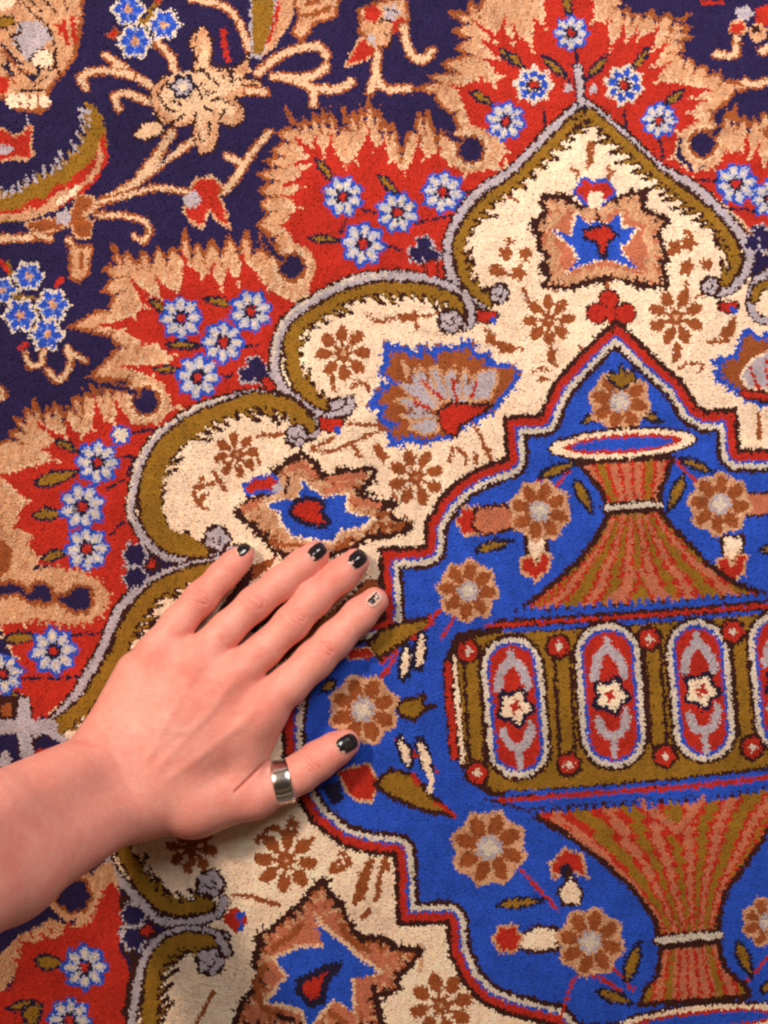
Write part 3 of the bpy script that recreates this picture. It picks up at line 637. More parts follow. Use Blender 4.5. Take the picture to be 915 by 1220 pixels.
PRESSED = [([(290, 661), (265, 686), (239, 713), (213, 744)], 16), ([(376, 660), (334, 695), (303, 719), (270, 750)], 18),
           ([(423, 670), (374, 713), (347, 742), (314, 775)], 18.5), ([(446, 716), (398, 763), (375, 786), (344, 815)], 19.5), ([(412, 885), (379, 906), (358, 921)], 19)]
def tufts(x0, y0, x1, y1, step, hole=None, seed=1, sides=5):
    r = np.random.default_rng(seed)
    ang = math.radians(-7.0)
    cx, cy = (x0 + x1) / 2, (y0 + y1) / 2
    R = math.hypot(x1 - x0, y1 - y0) / 2
    n = int(R / step) + 1
    gi, gj = np.meshgrid(np.arange(-n, n + 1), np.arange(-n, n + 1))
    gi = gi.ravel() * step + (gj.ravel() % 2) * step * .5; gj = gj.ravel() * step * .93
    gi = gi + r.uniform(-.32, .32, gi.shape) * step; gj = gj + r.uniform(-.32, .32, gj.shape) * step
    x = cx + gi * math.cos(ang) - gj * math.sin(ang); y = cy + gi * math.sin(ang) + gj * math.cos(ang)
    k = (x > x0) & (x < x1) & (y > y0) & (y < y1)
    if hole: k &= ~((x > hole[0]) & (x < hole[2]) & (y > hole[1]) & (y < hole[3]))
    x, y = x[k], y[k]; n = len(x)
    # which yarn: the design, a little unsteady from knot to knot
    # (several tufts belong to one knot and share its yarn)
    ca, sa = math.cos(ang), math.sin(ang)
    ku, kv = (x * ca + y * sa) / KNOT, (-x * sa + y * ca) / (KNOT * .94)
    ku = ku + .17 * r.normal(0, 1, n); kv = kv + .24 * r.normal(0, 1, n)
    iu, iv = np.floor(ku).astype(int), np.floor(kv).astype(int)
    hs = lambda k: np.modf(np.abs(np.sin(iu * 12.9898 + iv * 78.233 + k * 37.7) * 43758.5453))[0] - .5
    cu, c2 = (iu + .5 + .22 * hs(1)) * KNOT, (iv + .5 + .30 * hs(2)) * KNOT * .94
    sx = cu * ca - c2 * sa + .7 * noise2(x, y, 4.2, 3); sy = cu * sa + c2 * ca + .8 * noise2(x, y, 3.7, 4)
    knot = hs(3)
    fold = lambda v, lo, hi: lo + (hi - lo - 1) - np.abs((np.floor(v).astype(int) - lo) % (2 * (hi - lo - 1)) - (hi - lo - 1))
    ix = fold(sx, X0, X1) - X0; iy = fold(sy, Y0, Y1) - Y0
    kind = cv[iy, ix]
    col = lut[kind].copy()
    val = 1 + r.normal(0, .05, n) + .13 * knot + .09 * noise2(x * 1.0, y * .35, 3.2, 31) + .10 * noise2(x, y, 22, 11) + .09 * noise2(x, y, 90, 12) + .07 * noise2(x * .25, y, 5, 13)
    # strands that show along the nap, strongest in the tan flames
    st = noise2(x + .35 * y, y * .22, 2.6, 41) + .5 * r.normal(0, .4, n)
    tk = (kind == ID['T']) * .75 + (kind == ID['Y']) * .25
    w_ = np.clip(st - .15, 0, 1) * .9 * tk; col = col * (1 - w_[:, None]) + np.array(lut[ID['Y']] * 1.06) * w_[:, None]
    w_ = np.clip(-st - .30, 0, 1) * 1.0 * tk; col = col * (1 - w_[:, None]) + lut[ID['B']] * w_[:, None]
    val = val + .07 * st * (tk == 0)
    col *= np.clip(val, .55, 1.5)[:, None]
    hue = r.normal(0, .05, n)
    col[:, 0] *= 1 + hue; col[:, 2] *= 1 - 1.3 * hue
    col = np.clip(col, 0.004, .92)
    # geometry: a leaning, blunt tuft
    rad = step * .92 * r.uniform(.85, 1.15, n); h = r.normal(0, .12, n) + .8 * noise2(x, y, 30, 21) - .5
    for pl, w0 in PRESSED:          # pile that stands up beside what presses into it
        dd = dist(np.array(pl, float), x, y) - w0
        h = h + 2.0 * np.exp(-((dd + .5) / 3.5) ** 2)
    lx = .9 + r.normal(0, .9, n); ly = 1.2 + r.normal(0, .9, n)          # nap, in cells, over the visible height
    P = np.stack([(x - 457.5) * K, (610 - y) * K], 1)
    rings = [(-6.0, 1.0, -.8), (-.40, .95, .75)]
    V = []; a0 = r.uniform(0, 6.28, n)
    for dz, rs, ll in rings:
        for s in range(sides):
            a = a0 + s * 2 * math.pi / sides
            V.append(np.stack([P[:, 0] + (np.cos(a) * rad * rs + lx * ll) * K, P[:, 1] + (np.sin(a) * rad * rs - ly * ll) * K, (h + dz) * K], 1))
    V.append(np.stack([P[:, 0] + lx * K, P[:, 1] - ly * K, h * K], 1))
    m = 2 * sides + 1
    co = np.stack(V, 1).reshape(-1, 3)
    base = (np.arange(n) * m)[:, None]
    f4 = np.array([[s, (s + 1) % sides, sides + (s + 1) % sides, sides + s] for s in range(sides)]).ravel()
    f3 = np.array([[sides + s, sides + (s + 1) % sides, 2 * sides] for s in range(sides)]).ravel()
    F = np.concatenate([base + f4, base + f3], 1)
    cnt = np.tile(np.array([4] * sides + [3] * sides), n)
    cc = np.repeat(col, m, 0)
    return co, F.ravel(), cnt, cc

parts = [tufts(-110, -110, 1025, 1330, STEP, None, 1), tufts(-420, -420, 1335, 1640, 4.4, (-111, -111, 1026, 1331), 2, 4)]
bx = np.array([[-440, -440], [1355, -440], [1355, 1660], [-440, 1660]], float)
bc = np.stack([(bx[:, 0] - 457.5) * K, (610 - bx[:, 1]) * K], 1)
bco = np.concatenate([np.c_[bc, np.full(4, -.0030)], np.c_[bc, np.full(4, -.0060)]])
bf = np.array([[0, 3, 2, 1], [4, 5, 6, 7], [0, 1, 5, 4], [1, 2, 6, 5], [2, 3, 7, 6], [3, 0, 4, 7]])
parts.append((bco, bf.ravel(), np.full(6, 4), np.tile(np.array([[.06, .03, .025]]), (8, 1))))
off = 0; A, B, D, E = [], [], [], []
for co, f, n, c in parts:
    A.append(co); B.append(f + off); D.append(n); E.append(c); off += len(co)
cnt = np.concatenate(D); st = np.concatenate([[0], np.cumsum(cnt)[:-1]])
carpet = mesh_np('carpet', np.concatenate(A), np.concatenate(B), st, cnt, mw, True, None, {'wool': np.concatenate(E)})
tag(carpet, 'hand-knotted wool carpet with a blue vase medallion, cream lobes and red flames on navy', 'carpet')

# ------------------------------------------------------------------ hand and forearm (one surface)
# round cones in design cells: x, y, z, radius at each end; squash = how flat
def cone(a, ra, b, rb): return (np.array(a, float), float(ra), np.array(b, float), float(rb))
F_pinky = [(290, 661, 13, 13.2), (279, 672, 15, 16.0), (265, 686, 18, 17.2), (239, 713, 22, 19.4), (211, 744, 28, 20.0), (190, 778, 34, 25)]
F_ring = [(376, 660.5, 15, 16.6), (360, 674, 18, 18.6), (334, 695, 21, 19.6), (303.5, 719, 26, 19.8), (270, 750, 31, 20.2), (233, 790, 38, 27)]
F_mid = [(423.5, 670, 15, 16.8), (405, 686, 19, 19.2), (374, 713, 23, 20.4), (347.5, 742.5, 28, 20.6), (314, 775, 33, 20.4), (272, 810, 41, 28)]
F_index = [(446, 716.5, 15, 17.0), (428, 733, 18, 19.6), (398, 763, 22, 21.5), (375, 786, 27, 22.6), (344, 816, 33, 23.0), (303, 848, 38, 29)]
F_thumb = [(412.5, 885.5, 16, 16.6), (399, 893, 19, 19.6), (379, 906, 22, 22.2), (358, 921, 24, 22.5), (337, 932, 26, 22.8), (302, 945, 29, 30), (232, 952, 36, 43)]
prims = []
def chain(l):
    for p, n in zip(l[:-1], l[1:]): prims.append(cone(p[:3], p[3], n[:3], n[3]))
fingers = []
for l in (F_pinky, F_ring, F_mid, F_index, F_thumb):
    s = len(prims); chain(l); fingers.append((s, len(prims)))
palm0 = len(prims)
for a, b in (((190, 778, 34, 25), (140, 884, 46, 31)), ((233, 790, 38, 27), (155, 895, 50, 36)), ((272, 810, 41, 28), (170, 905, 52, 38)), ((303, 848, 38, 29), (190, 920, 50, 40)),
             ((232, 952, 36, 43), (172, 945, 50, 44)), ((160, 800, 30, 22), (126, 870, 40, 26)), ((314, 850, 33, 27), (280, 926, 30, 29)), ((205, 830, 26, 26), (240, 905, 26, 30)),
             ((136, 908, 56, 42), (168, 948, 54, 44))):
    prims.append(cone(a[:3], a[3], b[:3], b[3]))
arm0 = len(prims)
for a, b in (((124, 908, 58, 40), (-20, 984, 235, 56)), ((150, 955, 56, 42), (10, 1035, 228, 58)), ((-20, 984, 235, 56), (-190, 1065, 430, 72)), ((10, 1035, 228, 58), (-160, 1130, 420, 74)),
             ((-190, 1065, 430, 72), (-330, 1135, 580, 78)), ((-160, 1130, 420, 74), (-300, 1200, 570, 80))):
    prims.append(cone(a[:3], a[3], b[:3], b[3]))

def to_world(pr):
    a, ra, b, rb = pr
    return W3(*a), ra * K * (HP - a[2]) / HP, W3(*b), rb * K * (HP - b[2]) / HP
PW = [to_world(p) for p in prims]

def sd_cone(p, a, ra, b, rb):
    ba = b - a; L2 = ba @ ba
    pa = p - a
    t = np.clip((pa @ ba) / L2, 0, 1)
    d = pa - t[:, None] * ba
    return np.sqrt((d * d).sum(1)) - (ra + (rb - ra) * t)

def smin(d1, d2, k):
    h = np.clip(.5 + .5 * (d2 - d1) / k, 0, 1)
    return d2 * (1 - h) + d1 * h - k * h * (1 - h)

def field(p):
    def grp(i0, i1, k):
        d = None
        for pr in PW[i0:i1]:
            e = sd_cone(p, *pr); d = e if d is None else smin(d, e, k)
        return d
    palm = grp(palm0, arm0, .009)
    arm = grp(arm0, len(PW), .010)
    d = smin(palm, arm, .012)
    fs = [grp(a, b, .0035) for a, b in fingers]
    f = fs[0]
    for e in fs[1:4]: f = smin(f, e, .0006)
    d = smin(d, f, .0055)
    d = smin(d, fs[4], .0060)
    # what presses on the carpet is flattened
    fl = .0006 - p[:, 2]
    h = np.clip(.5 - .5 * (d - fl) / .003, 0, 1)
    return d * h + fl * (1 - h) + .003 * h * (1 - h) if False else np.maximum(d, fl - .0022)

def surface_nets(lo, hi, h):
    n = np.ceil((hi - lo) / h).astype(int) + 1
    ax = [lo[i] + h * np.arange(n[i]) for i in range(3)]
    vals = np.empty(n, np.float32)
    # far from the skin a coarse reading is enough
    q_ = 5; nc = (n + q_ - 1) // q_
    cx = [lo[i] + h * (np.arange(nc[i]) * q_ + (q_ - 1) / 2) for i in range(3)]
    cg = np.stack(np.meshgrid(*cx, indexing='ij'), -1).reshape(-1, 3)
    coarse = field(cg).reshape(nc)
    gx, gy = np.meshgrid(ax[0], ax[1], indexing='ij')
    for k in range(n[2]):
        pts = np.stack([gx.ravel(), gy.ravel(), np.full(gx.size, ax[2][k])], 1)
        cs = np.repeat(np.repeat(coarse[:, :, k // q_], q_, 0), q_, 1)[:n[0], :n[1]].ravel().copy()
        near = np.abs(cs) < q_ * h * 1.3
        if near.any(): cs[near] = field(pts[near])
        vals[:, :, k] = cs.reshape(n[0], n[1])
    s = vals < 0
    corners = [(i, j, k) for i in (0, 1) for j in (0, 1) for k in (0, 1)]
    sl = lambda c: tuple(slice(c[i], n[i] - 1 + c[i]) for i in range(3))
    cnt = sum(s[sl(c)].astype(np.int8) for c in corners)
    act = (cnt > 0) & (cnt < 8)
    idx = np.full(act.shape, -1, np.int64); cells = np.argwhere(act); idx[act] = np.arange(len(cells))
    acc = np.zeros((len(cells), 3)); num = np.zeros(len(cells))
    for c in corners:
        for a in range(3):
            if c[a]: continue
            e = list(c); e[a] = 1
            v0 = vals[tuple((cells + np.array(c)).T)]; v1 = vals[tuple((cells + np.array(e)).T)]
            x = (v0 < 0) != (v1 < 0)
            t = np.where(x, v0 / np.where(v0 == v1, 1, v0 - v1), 0)
            pos = np.array(c, float)[None] + t[:, None] * np.eye(3)[a][None]
            acc[x] += pos[x]; num[x] += 1
    verts = lo + h * (cells + acc / num[:, None])
    quads = []
    for a in range(3):
        b, c = (a + 1) % 3, (a + 2) % 3
        lo_s = [slice(1, n[i] - 1) for i in range(3)]; lo_s[a] = slice(0, n[a] - 1)
        hi_s = list(lo_s); hi_s[a] = slice(1, n[a])
        s0, s1 = s[tuple(lo_s)], s[tuple(hi_s)]
        w = np.argwhere(s0 != s1)
        flip = s0[tuple(w.T)]
        w = w + np.array([0 if i == a else 1 for i in range(3)])
        def at(db, dc):
            v = w.copy(); v[:, b] -= db; v[:, c] -= dc
            return idx[tuple(v.T)]
        qd = np.stack([at(1, 1), at(0, 1), at(0, 0), at(1, 0)], 1)
        qd[~flip] = qd[~flip][:, ::-1]
        quads.append(qd)
    return verts, np.concatenate(quads)

def gradient(p, e=2e-4):
    g = np.stack([field(p + np.eye(3)[i] * e) - field(p - np.eye(3)[i] * e) for i in range(3)], 1)
    return g / (np.linalg.norm(g, axis=1, keepdims=True) + 1e-12)

lo = W3(-130, 1180, 0); hi = W3(480, 620, 0); lo[2] = -.0035; hi[2] = .31
V, Q = surface_nets(lo, hi, HAND_H)
def laplace(V, Q, lam, it):
    e = np.concatenate([Q[:, [0, 1]], Q[:, [1, 2]], Q[:, [2, 3]], Q[:, [3, 0]]])
    e = np.concatenate([e, e[:, ::-1]])
    deg = np.bincount(e[:, 0], minlength=len(V))[:, None]
    for _ in range(it):
        s = np.stack([np.bincount(e[:, 0], weights=V[e[:, 1], i], minlength=len(V)) for i in range(3)], 1)
        V = V + lam * (s / np.maximum(deg, 1) - V)
    return V
V = laplace(V, Q, .5, 2)
# the back of the hand is one soft plane: no ridge per bone
px_, py_ = V[:, 0] / K / ((HC - V[:, 2]) / HC) + 457.5, 610 - V[:, 1] / K / ((HC - V[:, 2]) / HC)
hull = np.array([(186, 770), (212, 768), (262, 782), (306, 808), (322, 835), (300, 890), (270, 925), (200, 975), (120, 940), (100, 890), (150, 805)], float)
soft = np.where(inside(hull, px_, py_), np.clip(dist(np.vstack([hull, hull[:1]]), px_, py_) / 16, 0, 1), 0)
soft *= np.clip((V[:, 2] - .017) / .008, 0, 1)
for _ in range(14): V = V + soft[:, None] * (laplace(V, Q, .6, 5) - V)

# finer mesh, then skin relief
me = bpy.data.meshes.new('tmp'); me.from_pydata(V.tolist(), [], Q.tolist()); me.update()
ob = bpy.data.objects.new('tmp', me); C.objects.link(ob)
md_ = ob.modifiers.new('s', 'SUBSURF'); md_.levels = 1; md_.render_levels = 1
dg = bpy.context.evaluated_depsgraph_get(); ev = ob.evaluated_get(dg).to_mesh()
V = np.empty(len(ev.vertices) * 3, np.float32); ev.vertices.foreach_get('co', V); V = V.reshape(-1, 3).astype(float)
N = np.empty(len(ev.vertices) * 3, np.float32); ev.vertices.foreach_get('normal', N); N = N.reshape(-1, 3).astype(float)
Q = np.empty(len(ev.polygons) * 4, np.int32); ev.polygons.foreach_get('vertices', Q); Q = Q.reshape(-1, 4)
ob.evaluated_get(dg).to_mesh_clear(); bpy.data.objects.remove(ob); bpy.data.meshes.remove(me)

up = np.clip(N[:, 2], 0, 1)
disp = np.zeros(len(V)); red = np.zeros(len(V)); pale = np.zeros(len(V))
def g3(c, s):
    d = V - np.asarray(c); return np.exp(-(d * d).sum(1) / (2 * s * s))
def inv(p):      # metres -> design cells as seen from above
    f = (HC - p[:, 2]) / HC
    return p[:, 0] / K / f + 457.5, 610 - p[:, 1] / K / f
SX, SY = inv(V)
def seg(pts):
    return dist(np.array(pts, float), SX, SY)
def along(l, t):   # point on a finger chain at parameter t (index units)
    i = min(int(t), len(l) - 2); f = t - i
    return [l[i][j] + (l[i + 1][j] - l[i][j]) * f for j in range(4)]
rngw = np.random.default_rng(12)
def wrinkles(l, t, offs, half, depth, bow=.6, wid=.75):
    p = along(l, t); a, b = np.array(l[int(t)][:2], float), np.array(l[int(t) + 1][:2], float)
    d = (b - a) / np.hypot(*(b - a)); n = np.array([-d[1], d[0]])
    for o, hw, dp in offs:
        c = np.array(p[:2]) + d * o
        k1, k2 = rngw.uniform(-1, 1, 2)
        pts = [c + n * (s + .15 * k1) * hw * half + d * (bow * np.sign(o if o else 1) * (1 - s * s) + .9 * math.sin(3.1 * s + 6 * k2) + .8 * k1 * s) for s in np.linspace(-1, 1, 11)]
        dd = seg(pts)
        disp[:] -= depth * dp * np.exp(-(dd / wid) ** 2) * up
        red[:] += .6 * dp * np.exp(-(dd / (wid * 1.3)) ** 2) * up
    disp[:] += depth * .9 * np.exp(-(((SX - p[0]) ** 2 + (SY - p[1]) ** 2) / (2 * 11.0 ** 2))) * up
for l, tp, td in ((F_pinky, 3.0, 1.7), (F_ring, 2.95, 1.75), (F_mid, 2.75, 1.65), (F_index, 2.5, 1.6)):
    wrinkles(l, tp, [(-7, .55, .7), (-3.6, .75, 1.0), (.2, .7, .9), (3.8, .7, .7), (7.2, .45, .5)], 13, .00085)
    wrinkles(l, td, [(-2, .6, .45), (1.5, .6, .5)], 11, .00036)
    p = along(l, tp); red += .55 * np.exp(-((SX - p[0]) ** 2 + (SY - p[1]) ** 2) / (2 * 15 ** 2)) * up
    t = l[0]; red += .55 * np.exp(-((SX - t[0]) ** 2 + (SY - t[1]) ** 2) / (2 * 20 ** 2))
    pale += .5 * np.exp(-((SX - along(l, 3.5)[0]) ** 2 + (SY - along(l, 3.5)[1]) ** 2) / (2 * 10 ** 2)) * up
wrinkles(F_thumb, 2.3, [(-4, .7, .8), (-.5, .8, 1.0), (3.2, .7, .8), (7, .5, .4)], 14, .00055)
red += .5 * np.exp(-((SX - 395) ** 2 + (SY - 895) ** 2) / (2 * 22 ** 2))
# knuckles, tendons, veins
for x, y, s, a in ((190, 782, 16, .0002), (236, 790, 17, .0003), (276, 810, 18, .0004), (306, 842, 18, .0004)):
    disp += a * np.exp(-((SX - x) ** 2 + (SY - y) ** 2) / (2 * s * s)) * up
    red += .45 * np.exp(-((SX - x) ** 2 + (SY - y) ** 2) / (2 * 14 ** 2)) * up
for (a, b) in (((211, 785), (213, 800)), ((254, 797), (250, 822)), ((291, 826), (282, 850))):
    disp -= .0004 * np.exp(-(seg([a, b]) / 10) ** 2) * up
for pts in ([(236, 795), (205, 850), (175, 905)], [(276, 815), (235, 865), (190, 912)], [(304, 846), (262, 885), (205, 925)]):
    disp += .0004 * np.exp(-(seg(pts) / 6) ** 2) * up
blue = np.zeros(len(V))
for pts in ([(262, 838), (240, 862), (215, 872), (186, 868)], [(215, 872), (180, 898)], [(292, 866), (262, 880), (235, 905)], [(215, 815), (200, 835)]):
    d = seg(smooth(np.array(pts, float))); disp += .00018 * np.exp(-(d / 4.5) ** 2) * up; blue += .55 * np.exp(-(d / 5) ** 2) * up
# crease at the thumb web and where the wrist bends
d = seg([(318, 907), (300, 925), (281, 943)]); disp -= .0012 * np.exp(-(d / 1.9) ** 2) * up; red += 1.0 * np.exp(-(d / 3) ** 2)
d = seg(smooth(px('90 886 118 890 132 898 144 922 156 946 168 966'))); disp -= .00028 * np.exp(-(d / 5.0) ** 2) * up; red += .2 * np.exp(-(d / 4) ** 2)
for pts in ([(206, 757), (230, 750), (246, 740)], [(272, 769), (290, 764), (306, 753)], [(318, 797), (334, 785)]):
    red += .6 * np.exp(-(seg(pts) / 4) ** 2)
for x, y, s_, a in ((300, 815, 16, .6), (240, 846, 15, .35), (318, 838, 14, .5), (262, 870, 14, .3), (225, 800, 14, .35), (350, 905, 14, .4)):
    red += a * np.exp(-((SX - x) ** 2 + (SY - y) ** 2) / (2 * s_ * s_)) * up
blue += .5 * np.exp(-((SX - 208) ** 2 + (SY - 862) ** 2) / (2 * 20 ** 2))
V = V + N * disp[:, None]
tone = np.stack([np.clip(red, 0, 1), np.clip(blue, 0, 1), np.clip(pale, 0, 1)], 1)

ms, nt, bs = mat('skin')
L = nt.links
def node(t, **kw):
    n = nt.nodes.new(t)
    for k, v in kw.items(): setattr(n, k, v)
    return n
def mix(a, b, fac):
    m = node('ShaderNodeMix', data_type='RGBA')
    for s, v in (('A', a), ('B', b)):
        i = [x for x in m.inputs if x.name == s and x.type == 'RGBA'][0]
        if isinstance(v, tuple): i.default_value = v + (1,)
        else: L.new(v, i)
    if isinstance(fac, float): m.inputs[0].default_value = fac
    else: L.new(fac, m.inputs[0])
    return [x for x in m.outputs if x.type == 'RGBA'][0]
def math_(op, a, b):
    m = node('ShaderNodeMath', operation=op)
    for i, v in enumerate((a, b)):
        if isinstance(v, (int, float)): m.inputs[i].default_value = v
        else: L.new(v, m.inputs[i])
    return m.outputs[0]
tc = node('ShaderNodeTexCoord')
at = node('ShaderNodeAttribute'); at.attribute_name = 'tone'
sp = node('ShaderNodeSeparateColor'); L.new(at.outputs['Color'], sp.inputs[0])
def noise(scale, detail=3, rough=.55):
    n = node('ShaderNodeTexNoise'); n.inputs['Scale'].default_value = scale; n.inputs['Detail'].default_value = detail; n.inputs['Roughness'].default_value = rough
    L.new(tc.outputs['Object'], n.inputs['Vector']); return n.outputs['Fac']
col = mix(SKIN_A, SKIN_B, noise(95, 4))
m2 = math_('MULTIPLY', math_('SUBTRACT', noise(320, 3), .38), 1.1)
col = mix(col, SKIN_R, math_('MULTIPLY', m2, .7))
m3 = math_('MULTIPLY', math_('SUBTRACT', noise(150, 2), .5), 1.6)
col = mix(col, SKIN_P, math_('MAXIMUM', math_('MULTIPLY', m3, .8), 0.0))
m4 = math_('MULTIPLY', math_('SUBTRACT', noise(48, 2), .52), 2.2)
col = mix(col, SKIN_R, math_('MAXIMUM', math_('MULTIPLY', m4, .8), 0.0))
col = mix(col, SKIN_R, math_('MULTIPLY', sp.outputs[0], .62))
col = mix(col, SKIN_V, math_('MULTIPLY', sp.outputs[1], .30))
col = mix(col, SKIN_P, math_('MULTIPLY', sp.outputs[2], .35))
L.new(col, bs.inputs['Base Color'])
bs.inputs['Roughness'].default_value = .46
bs.inputs['Specular IOR Level'].default_value = .38
bs.inputs['Subsurface Weight'].default_value = .22
bs.inputs['Subsurface Radius'].default_value = (1.0, .32, .16)
bs.inputs['Subsurface Scale'].default_value = .0035
vo = node('ShaderNodeTexVoronoi'); vo.inputs['Scale'].default_value = 1300; L.new(tc.outputs['Object'], vo.inputs['Vector'])
hb = math_('ADD', math_('MULTIPLY', vo.outputs['Distance'], .5), math_('MULTIPLY', noise(700, 4), .7))
bp = node('ShaderNodeBump'); bp.inputs['Strength'].default_value = .42; bp.inputs['Distance'].default_value = .0006
L.new(hb, bp.inputs['Height']); L.new(bp.outputs['Normal'], bs.inputs['Normal'])

person = mesh_np('person', V, Q.ravel(), np.arange(len(Q)) * 4, np.full(len(Q), 4), ms, True, None, {'tone': tone})
tag(person, 'bare left hand and forearm lying palm down on the carpet with chipped dark nails', 'person')
bvh = BVHTree.FromPolygons(V.tolist(), Q.tolist())

# ------------------------------------------------------------------ nails
mn, nt, bs = mat('nail'); L = nt.links
bs.inputs['Base Color'].default_value = (.72, .43, .36, 1); bs.inputs['Roughness'].default_value = .16
bs.inputs['Coat Weight'].default_value = .3
mp, nt, bs = mat('nail_polish'); L = nt.links
tc = node('ShaderNodeTexCoord')
bs.inputs['Base Color'].default_value = (.014, .011, .014, 1); bs.inputs['Roughness'].default_value = .16
bs.inputs['Coat Weight'].default_value = .6; bs.inputs['Coat Roughness'].default_value = .05
bp = node('ShaderNodeBump'); bp.inputs['Strength'].default_value = .18; bp.inputs['Distance'].default_value = .0004
L.new(noise(420, 2), bp.inputs['Height']); L.new(bp.outputs['Normal'], bs.inputs['Normal'])

def nail(cx, cy, dx, dy, ln, wd, tilt, keep, polish_label=None, label=None, ridge=0.0):
    """a curved plate on the finger: (cx, cy) centre seen from above, (dx, dy) towards the tip"""
    t = np.array([dx, dy], float); t /= np.hypot(*t); n = np.array([-t[1], t[0]])
    nu, nv = 22, 18
    def grid(scale, lift, nu, nv):
        pts = []; ok = []
        for i in range(nu + 1):
            for j in range(nv + 1):
                u, v = 2 * i / nu - 1, 2 * j / nv - 1
                # square -> superellipse
                e = 2.9
                r = (abs(u) ** e + abs(v) ** e) ** (1 / e); m = max(abs(u), abs(v), 1e-6)
                uu, vv = u * m / max(r, 1e-6), v * m / max(r, 1e-6)
                s = np.array([cx, cy]) + t * uu * ln * .53 * scale + n * (vv * wd * .54 * scale)
                w0, w1 = W3(s[0], s[1], 60), W3(s[0], s[1], 0)
                d = Vector(w1 - w0).normalized()
                h = bvh.ray_cast(Vector(w0), d)
                p = h[0] if h[0] else Vector(w1); nn = h[1] if h[0] else Vector((0, 0, 1))
                edge = max(abs(u), abs(v))
                rise = lift * (1 - .85 * edge ** 6) + ridge * .00022 * math.cos(v * 5.2) * (1 - edge ** 4)
                pts.append(np.array(p + nn * rise)); ok.append((uu, vv))
        return np.array(pts), ok
    def build(name, pts, keepf, ok, nu, nv, m, parent, thick):
        lo_ = pts - np.array([0, 0, thick])
        fs = []; kept = set()
        idx = lambda i, j: i * (nv + 1) + j
        for i in range(nu):
            for j in range(nv):
                c = (np.array(ok[idx(i, j)]) + np.array(ok[idx(i + 1, j + 1)])) / 2
                if keepf(c[0], c[1]): kept.add((i, j))
        o = len(pts)
        for (i, j) in kept:
            q4 = [idx(i, j), idx(i + 1, j), idx(i + 1, j + 1), idx(i, j + 1)]
            fs.append(q4); fs.append([v + o for v in q4[::-1]])
            for (a, b, ni, nj) in ((0, 1, i, j - 1), (1, 2, i + 1, j), (2, 3, i, j + 1), (3, 0, i - 1, j)):
                if (ni, nj) not in kept: fs.append([q4[b], q4[a], q4[a] + o, q4[b] + o])
        fs = np.array(fs)
        allv = np.concatenate([pts, lo_])
        used = np.unique(fs); mp_ = np.full(len(allv), -1); mp_[used] = np.arange(len(used))
        # face the first quads up
        v0, v1, v2 = allv[fs[0][0]], allv[fs[0][1]], allv[fs[0][2]]
        if np.cross(v1 - v0, v2 - v0)[2] < 0: fs = fs[:, ::-1]
        return mesh_np(name, allv[used], mp_[fs].ravel(), np.arange(len(fs)) * 4, np.full(len(fs), 4), m, True, parent)
    p, ok = grid(1.0, .00045, nu, nv)
    o = build('fingernail', p, lambda u, v: True, ok, nu, nv, mn, person, .0012)
    if label: o['label'] = label
    nu2, nv2 = 44, 36
    p2, ok2 = grid(.97, .00072, nu2, nv2)
    o2 = build('nail_polish', p2, keep, ok2, nu2, nv2, mp, o, .0004)
    if polish_label: o2['label'] = polish_label
rgn = np.random.default_rng(3)
def chipped(k, seed, a=.0):  # ragged polish edge, for real chips and glint notches alike
    r = np.random.default_rng(seed); ph = r.uniform(0, 6.28, 4)
    def f(u, v):
        w = .035 * math.sin(9 * v + ph[0]) + .03 * math.sin(17 * v + ph[1]); z = .04 * math.sin(11 * u + ph[2])
        return k(u + w, v + z)
    return f
nail(289.5, 653.5, .72, -.70, 19, 13.5, 0, chipped(lambda u, v: u > -.82 - .25 * v and not (u < -.35 and v < -.55), 1))  # bare notches at the cuticle ends stand in for pale glints
nail(378.0, 657.5, .78, -.62, 22, 17.0, 0, chipped(lambda u, v: u > -.88 and abs(v) < .97 and not (u < -.62 and abs(v - .25) < .22), 2), ridge=.6)
nail(426.0, 666.0, .75, -.66, 23, 18.0, 0, chipped(lambda u, v: u > -.85 and not (u < -.55 and abs(v + .1) < .16) and not (u < -.6 and v < -.7), 3), ridge=.8)
nail(446.0, 714.0, .72, -.69, 20, 15.0, 0, chipped(lambda u, v: (abs(u + .02) < .62 - .35 * v and -.52 < v < .34 and not (abs(u - .1) < .12 and v > -.1) and not (u > .25 and abs(v + .2) < .12)), 4),
     'small leftover patch of dark polish', 'almost bare nail, dark polish chipped away')
nail(413.5, 886.0, .86, -.50, 25, 19.5, 0, chipped(lambda u, v: u > -.9 and not (u < -.6 and v > .45), 5))

# ------------------------------------------------------------------ ring on the thumb
mr, nt, bs = mat('polished_steel'); L = nt.links
tc = node('ShaderNodeTexCoord')
bs.inputs['Metallic'].default_value = 1; bs.inputs['Base Color'].default_value = (.82, .80, .78, 1); bs.inputs['Roughness'].default_value = .20
bp = node('ShaderNodeBump'); bp.inputs['Strength'].default_value = .14; bp.inputs['Distance'].default_value = .0006
L.new(noise(260, 3), bp.inputs['Height']); L.new(bp.outputs['Normal'], bs.inputs['Normal'])
rc = W3(337.2, 931.5, 26.5); ax = W3(362, 925.5, 24.5) - W3(312, 937.5, 28.5); ax /= np.linalg.norm(ax)
e1 = np.cross(ax, [0, 0, 1]); e1 /= np.linalg.norm(e1); e2 = np.cross(e1, ax)
prof = []
rw, r0, r1 = 11.2 * K, 23.4 * K, 26.0 * K
for a, r in ((-1, r0 + .0003), (-.97, r1 - .0006), (-.90, r1 - .00025), (-.8, r1 - .00008), (-.4, r1), (0, r1 + .00003), (.4, r1), (.8, r1 - .00008), (.90, r1 - .00025), (.97, r1 - .0006), (1, r0 + .0003), (.8, r0), (0, r0 - .00015), (-.8, r0)):
    prof.append((a * rw, r))
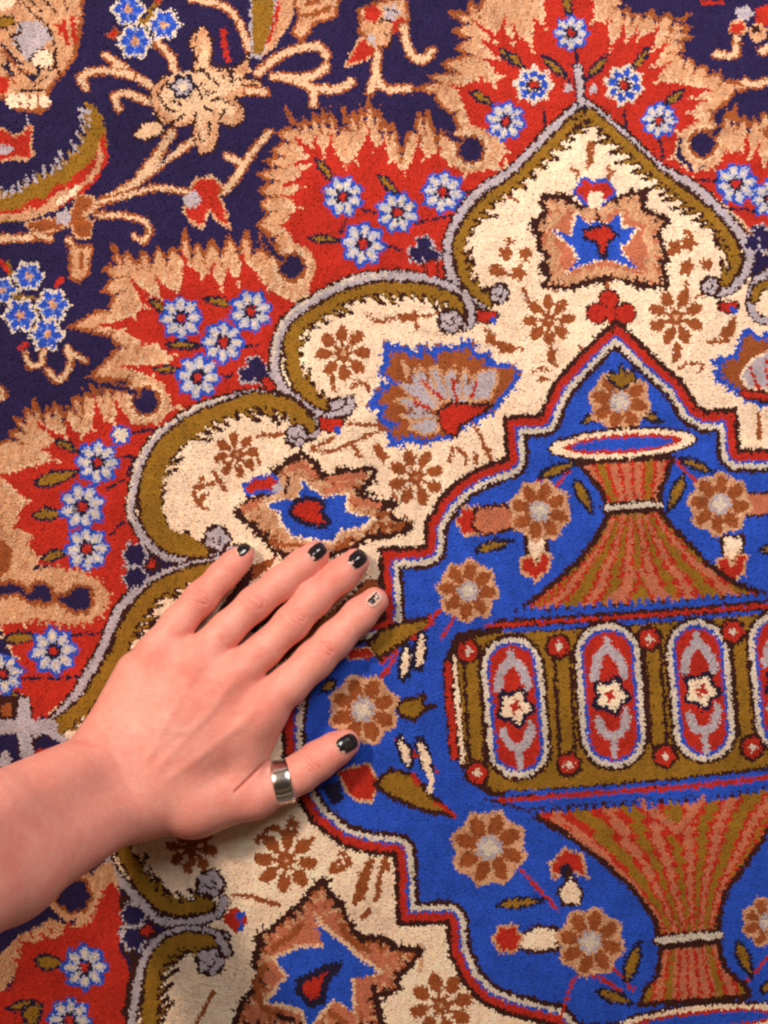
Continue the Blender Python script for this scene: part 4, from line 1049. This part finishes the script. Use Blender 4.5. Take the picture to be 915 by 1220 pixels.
nseg = 128; rv = []
for i in range(nseg):
    a = 2 * math.pi * i / nseg
    for u, r in prof: rv.append(rc + ax * u + (e1 * math.cos(a) + e2 * math.sin(a)) * r)
m = len(prof)
rf = [[i * m + j, i * m + (j + 1) % m, ((i + 1) % nseg) * m + (j + 1) % m, ((i + 1) % nseg) * m + j] for i in range(nseg) for j in range(m)]
rf = np.array(rf)[:, ::-1]
ring = mesh_np('ring', np.array(rv), rf.ravel(), np.arange(len(rf)) * 4, np.full(len(rf), 4), mr, True)
tag(ring, 'wide polished silver band worn on the thumb of the hand', 'ring')

# ------------------------------------------------------------------ light, air, camera
world = bpy.data.worlds.new('World'); scene.world = world; world.use_nodes = True
wn = world.node_tree; bg = wn.nodes['Background']
tcw = wn.nodes.new('ShaderNodeTexCoord'); sx = wn.nodes.new('ShaderNodeSeparateXYZ'); rp = wn.nodes.new('ShaderNodeValToRGB')
wn.links.new(tcw.outputs['Generated'], sx.inputs[0]); wn.links.new(sx.outputs['Z'], rp.inputs[0]); wn.links.new(rp.outputs['Color'], bg.inputs['Color'])
els = rp.color_ramp.elements
els[0].position = 0.0; els[0].color = (1.0, .60, .36, 1); els[1].position = 1.0; els[1].color = (.25, .16, .11, 1)
for ps, v in ((.28, 1.0), (.34, .15), (.46, .12), (.50, 2.2), (.60, 2.2), (.64, .15), (.78, .12), (.82, .9), (.90, .9), (.93, .2)):  # bright and dark bands added so ring and nails reflect stripes
    e = els.new(ps); e.color = (v, v * .66, v * .43, 1)
bg.inputs['Strength'].default_value = WORLD

def lamp(name, loc, target, size, power, color):
    d = bpy.data.lights.new(name, 'AREA'); d.shape = 'DISK'; d.size = size; d.energy = power; d.color = color
    o = bpy.data.objects.new(name, d); C.objects.link(o); o.location = loc
    o.rotation_euler = (Vector(target) - Vector(loc)).to_track_quat('-Z', 'Y').to_euler()
    return o
for a in LAMPS: lamp(*a)

cam = bpy.data.cameras.new('camera'); co_ = bpy.data.objects.new('camera', cam); C.objects.link(co_)
co_.location = (0, 0, HC); cam.sensor_fit = 'VERTICAL'; cam.sensor_height = 24
cam.lens = 24 * HC / (1220 * K); cam.clip_start = .01; cam.clip_end = 50
scene.camera = co_
scene.cycles.filter_width = 2.3
scene.view_settings.view_transform = 'Standard'; scene.view_settings.look = 'None'
scene.view_settings.exposure = EXPOSURE; scene.view_settings.gamma = 1
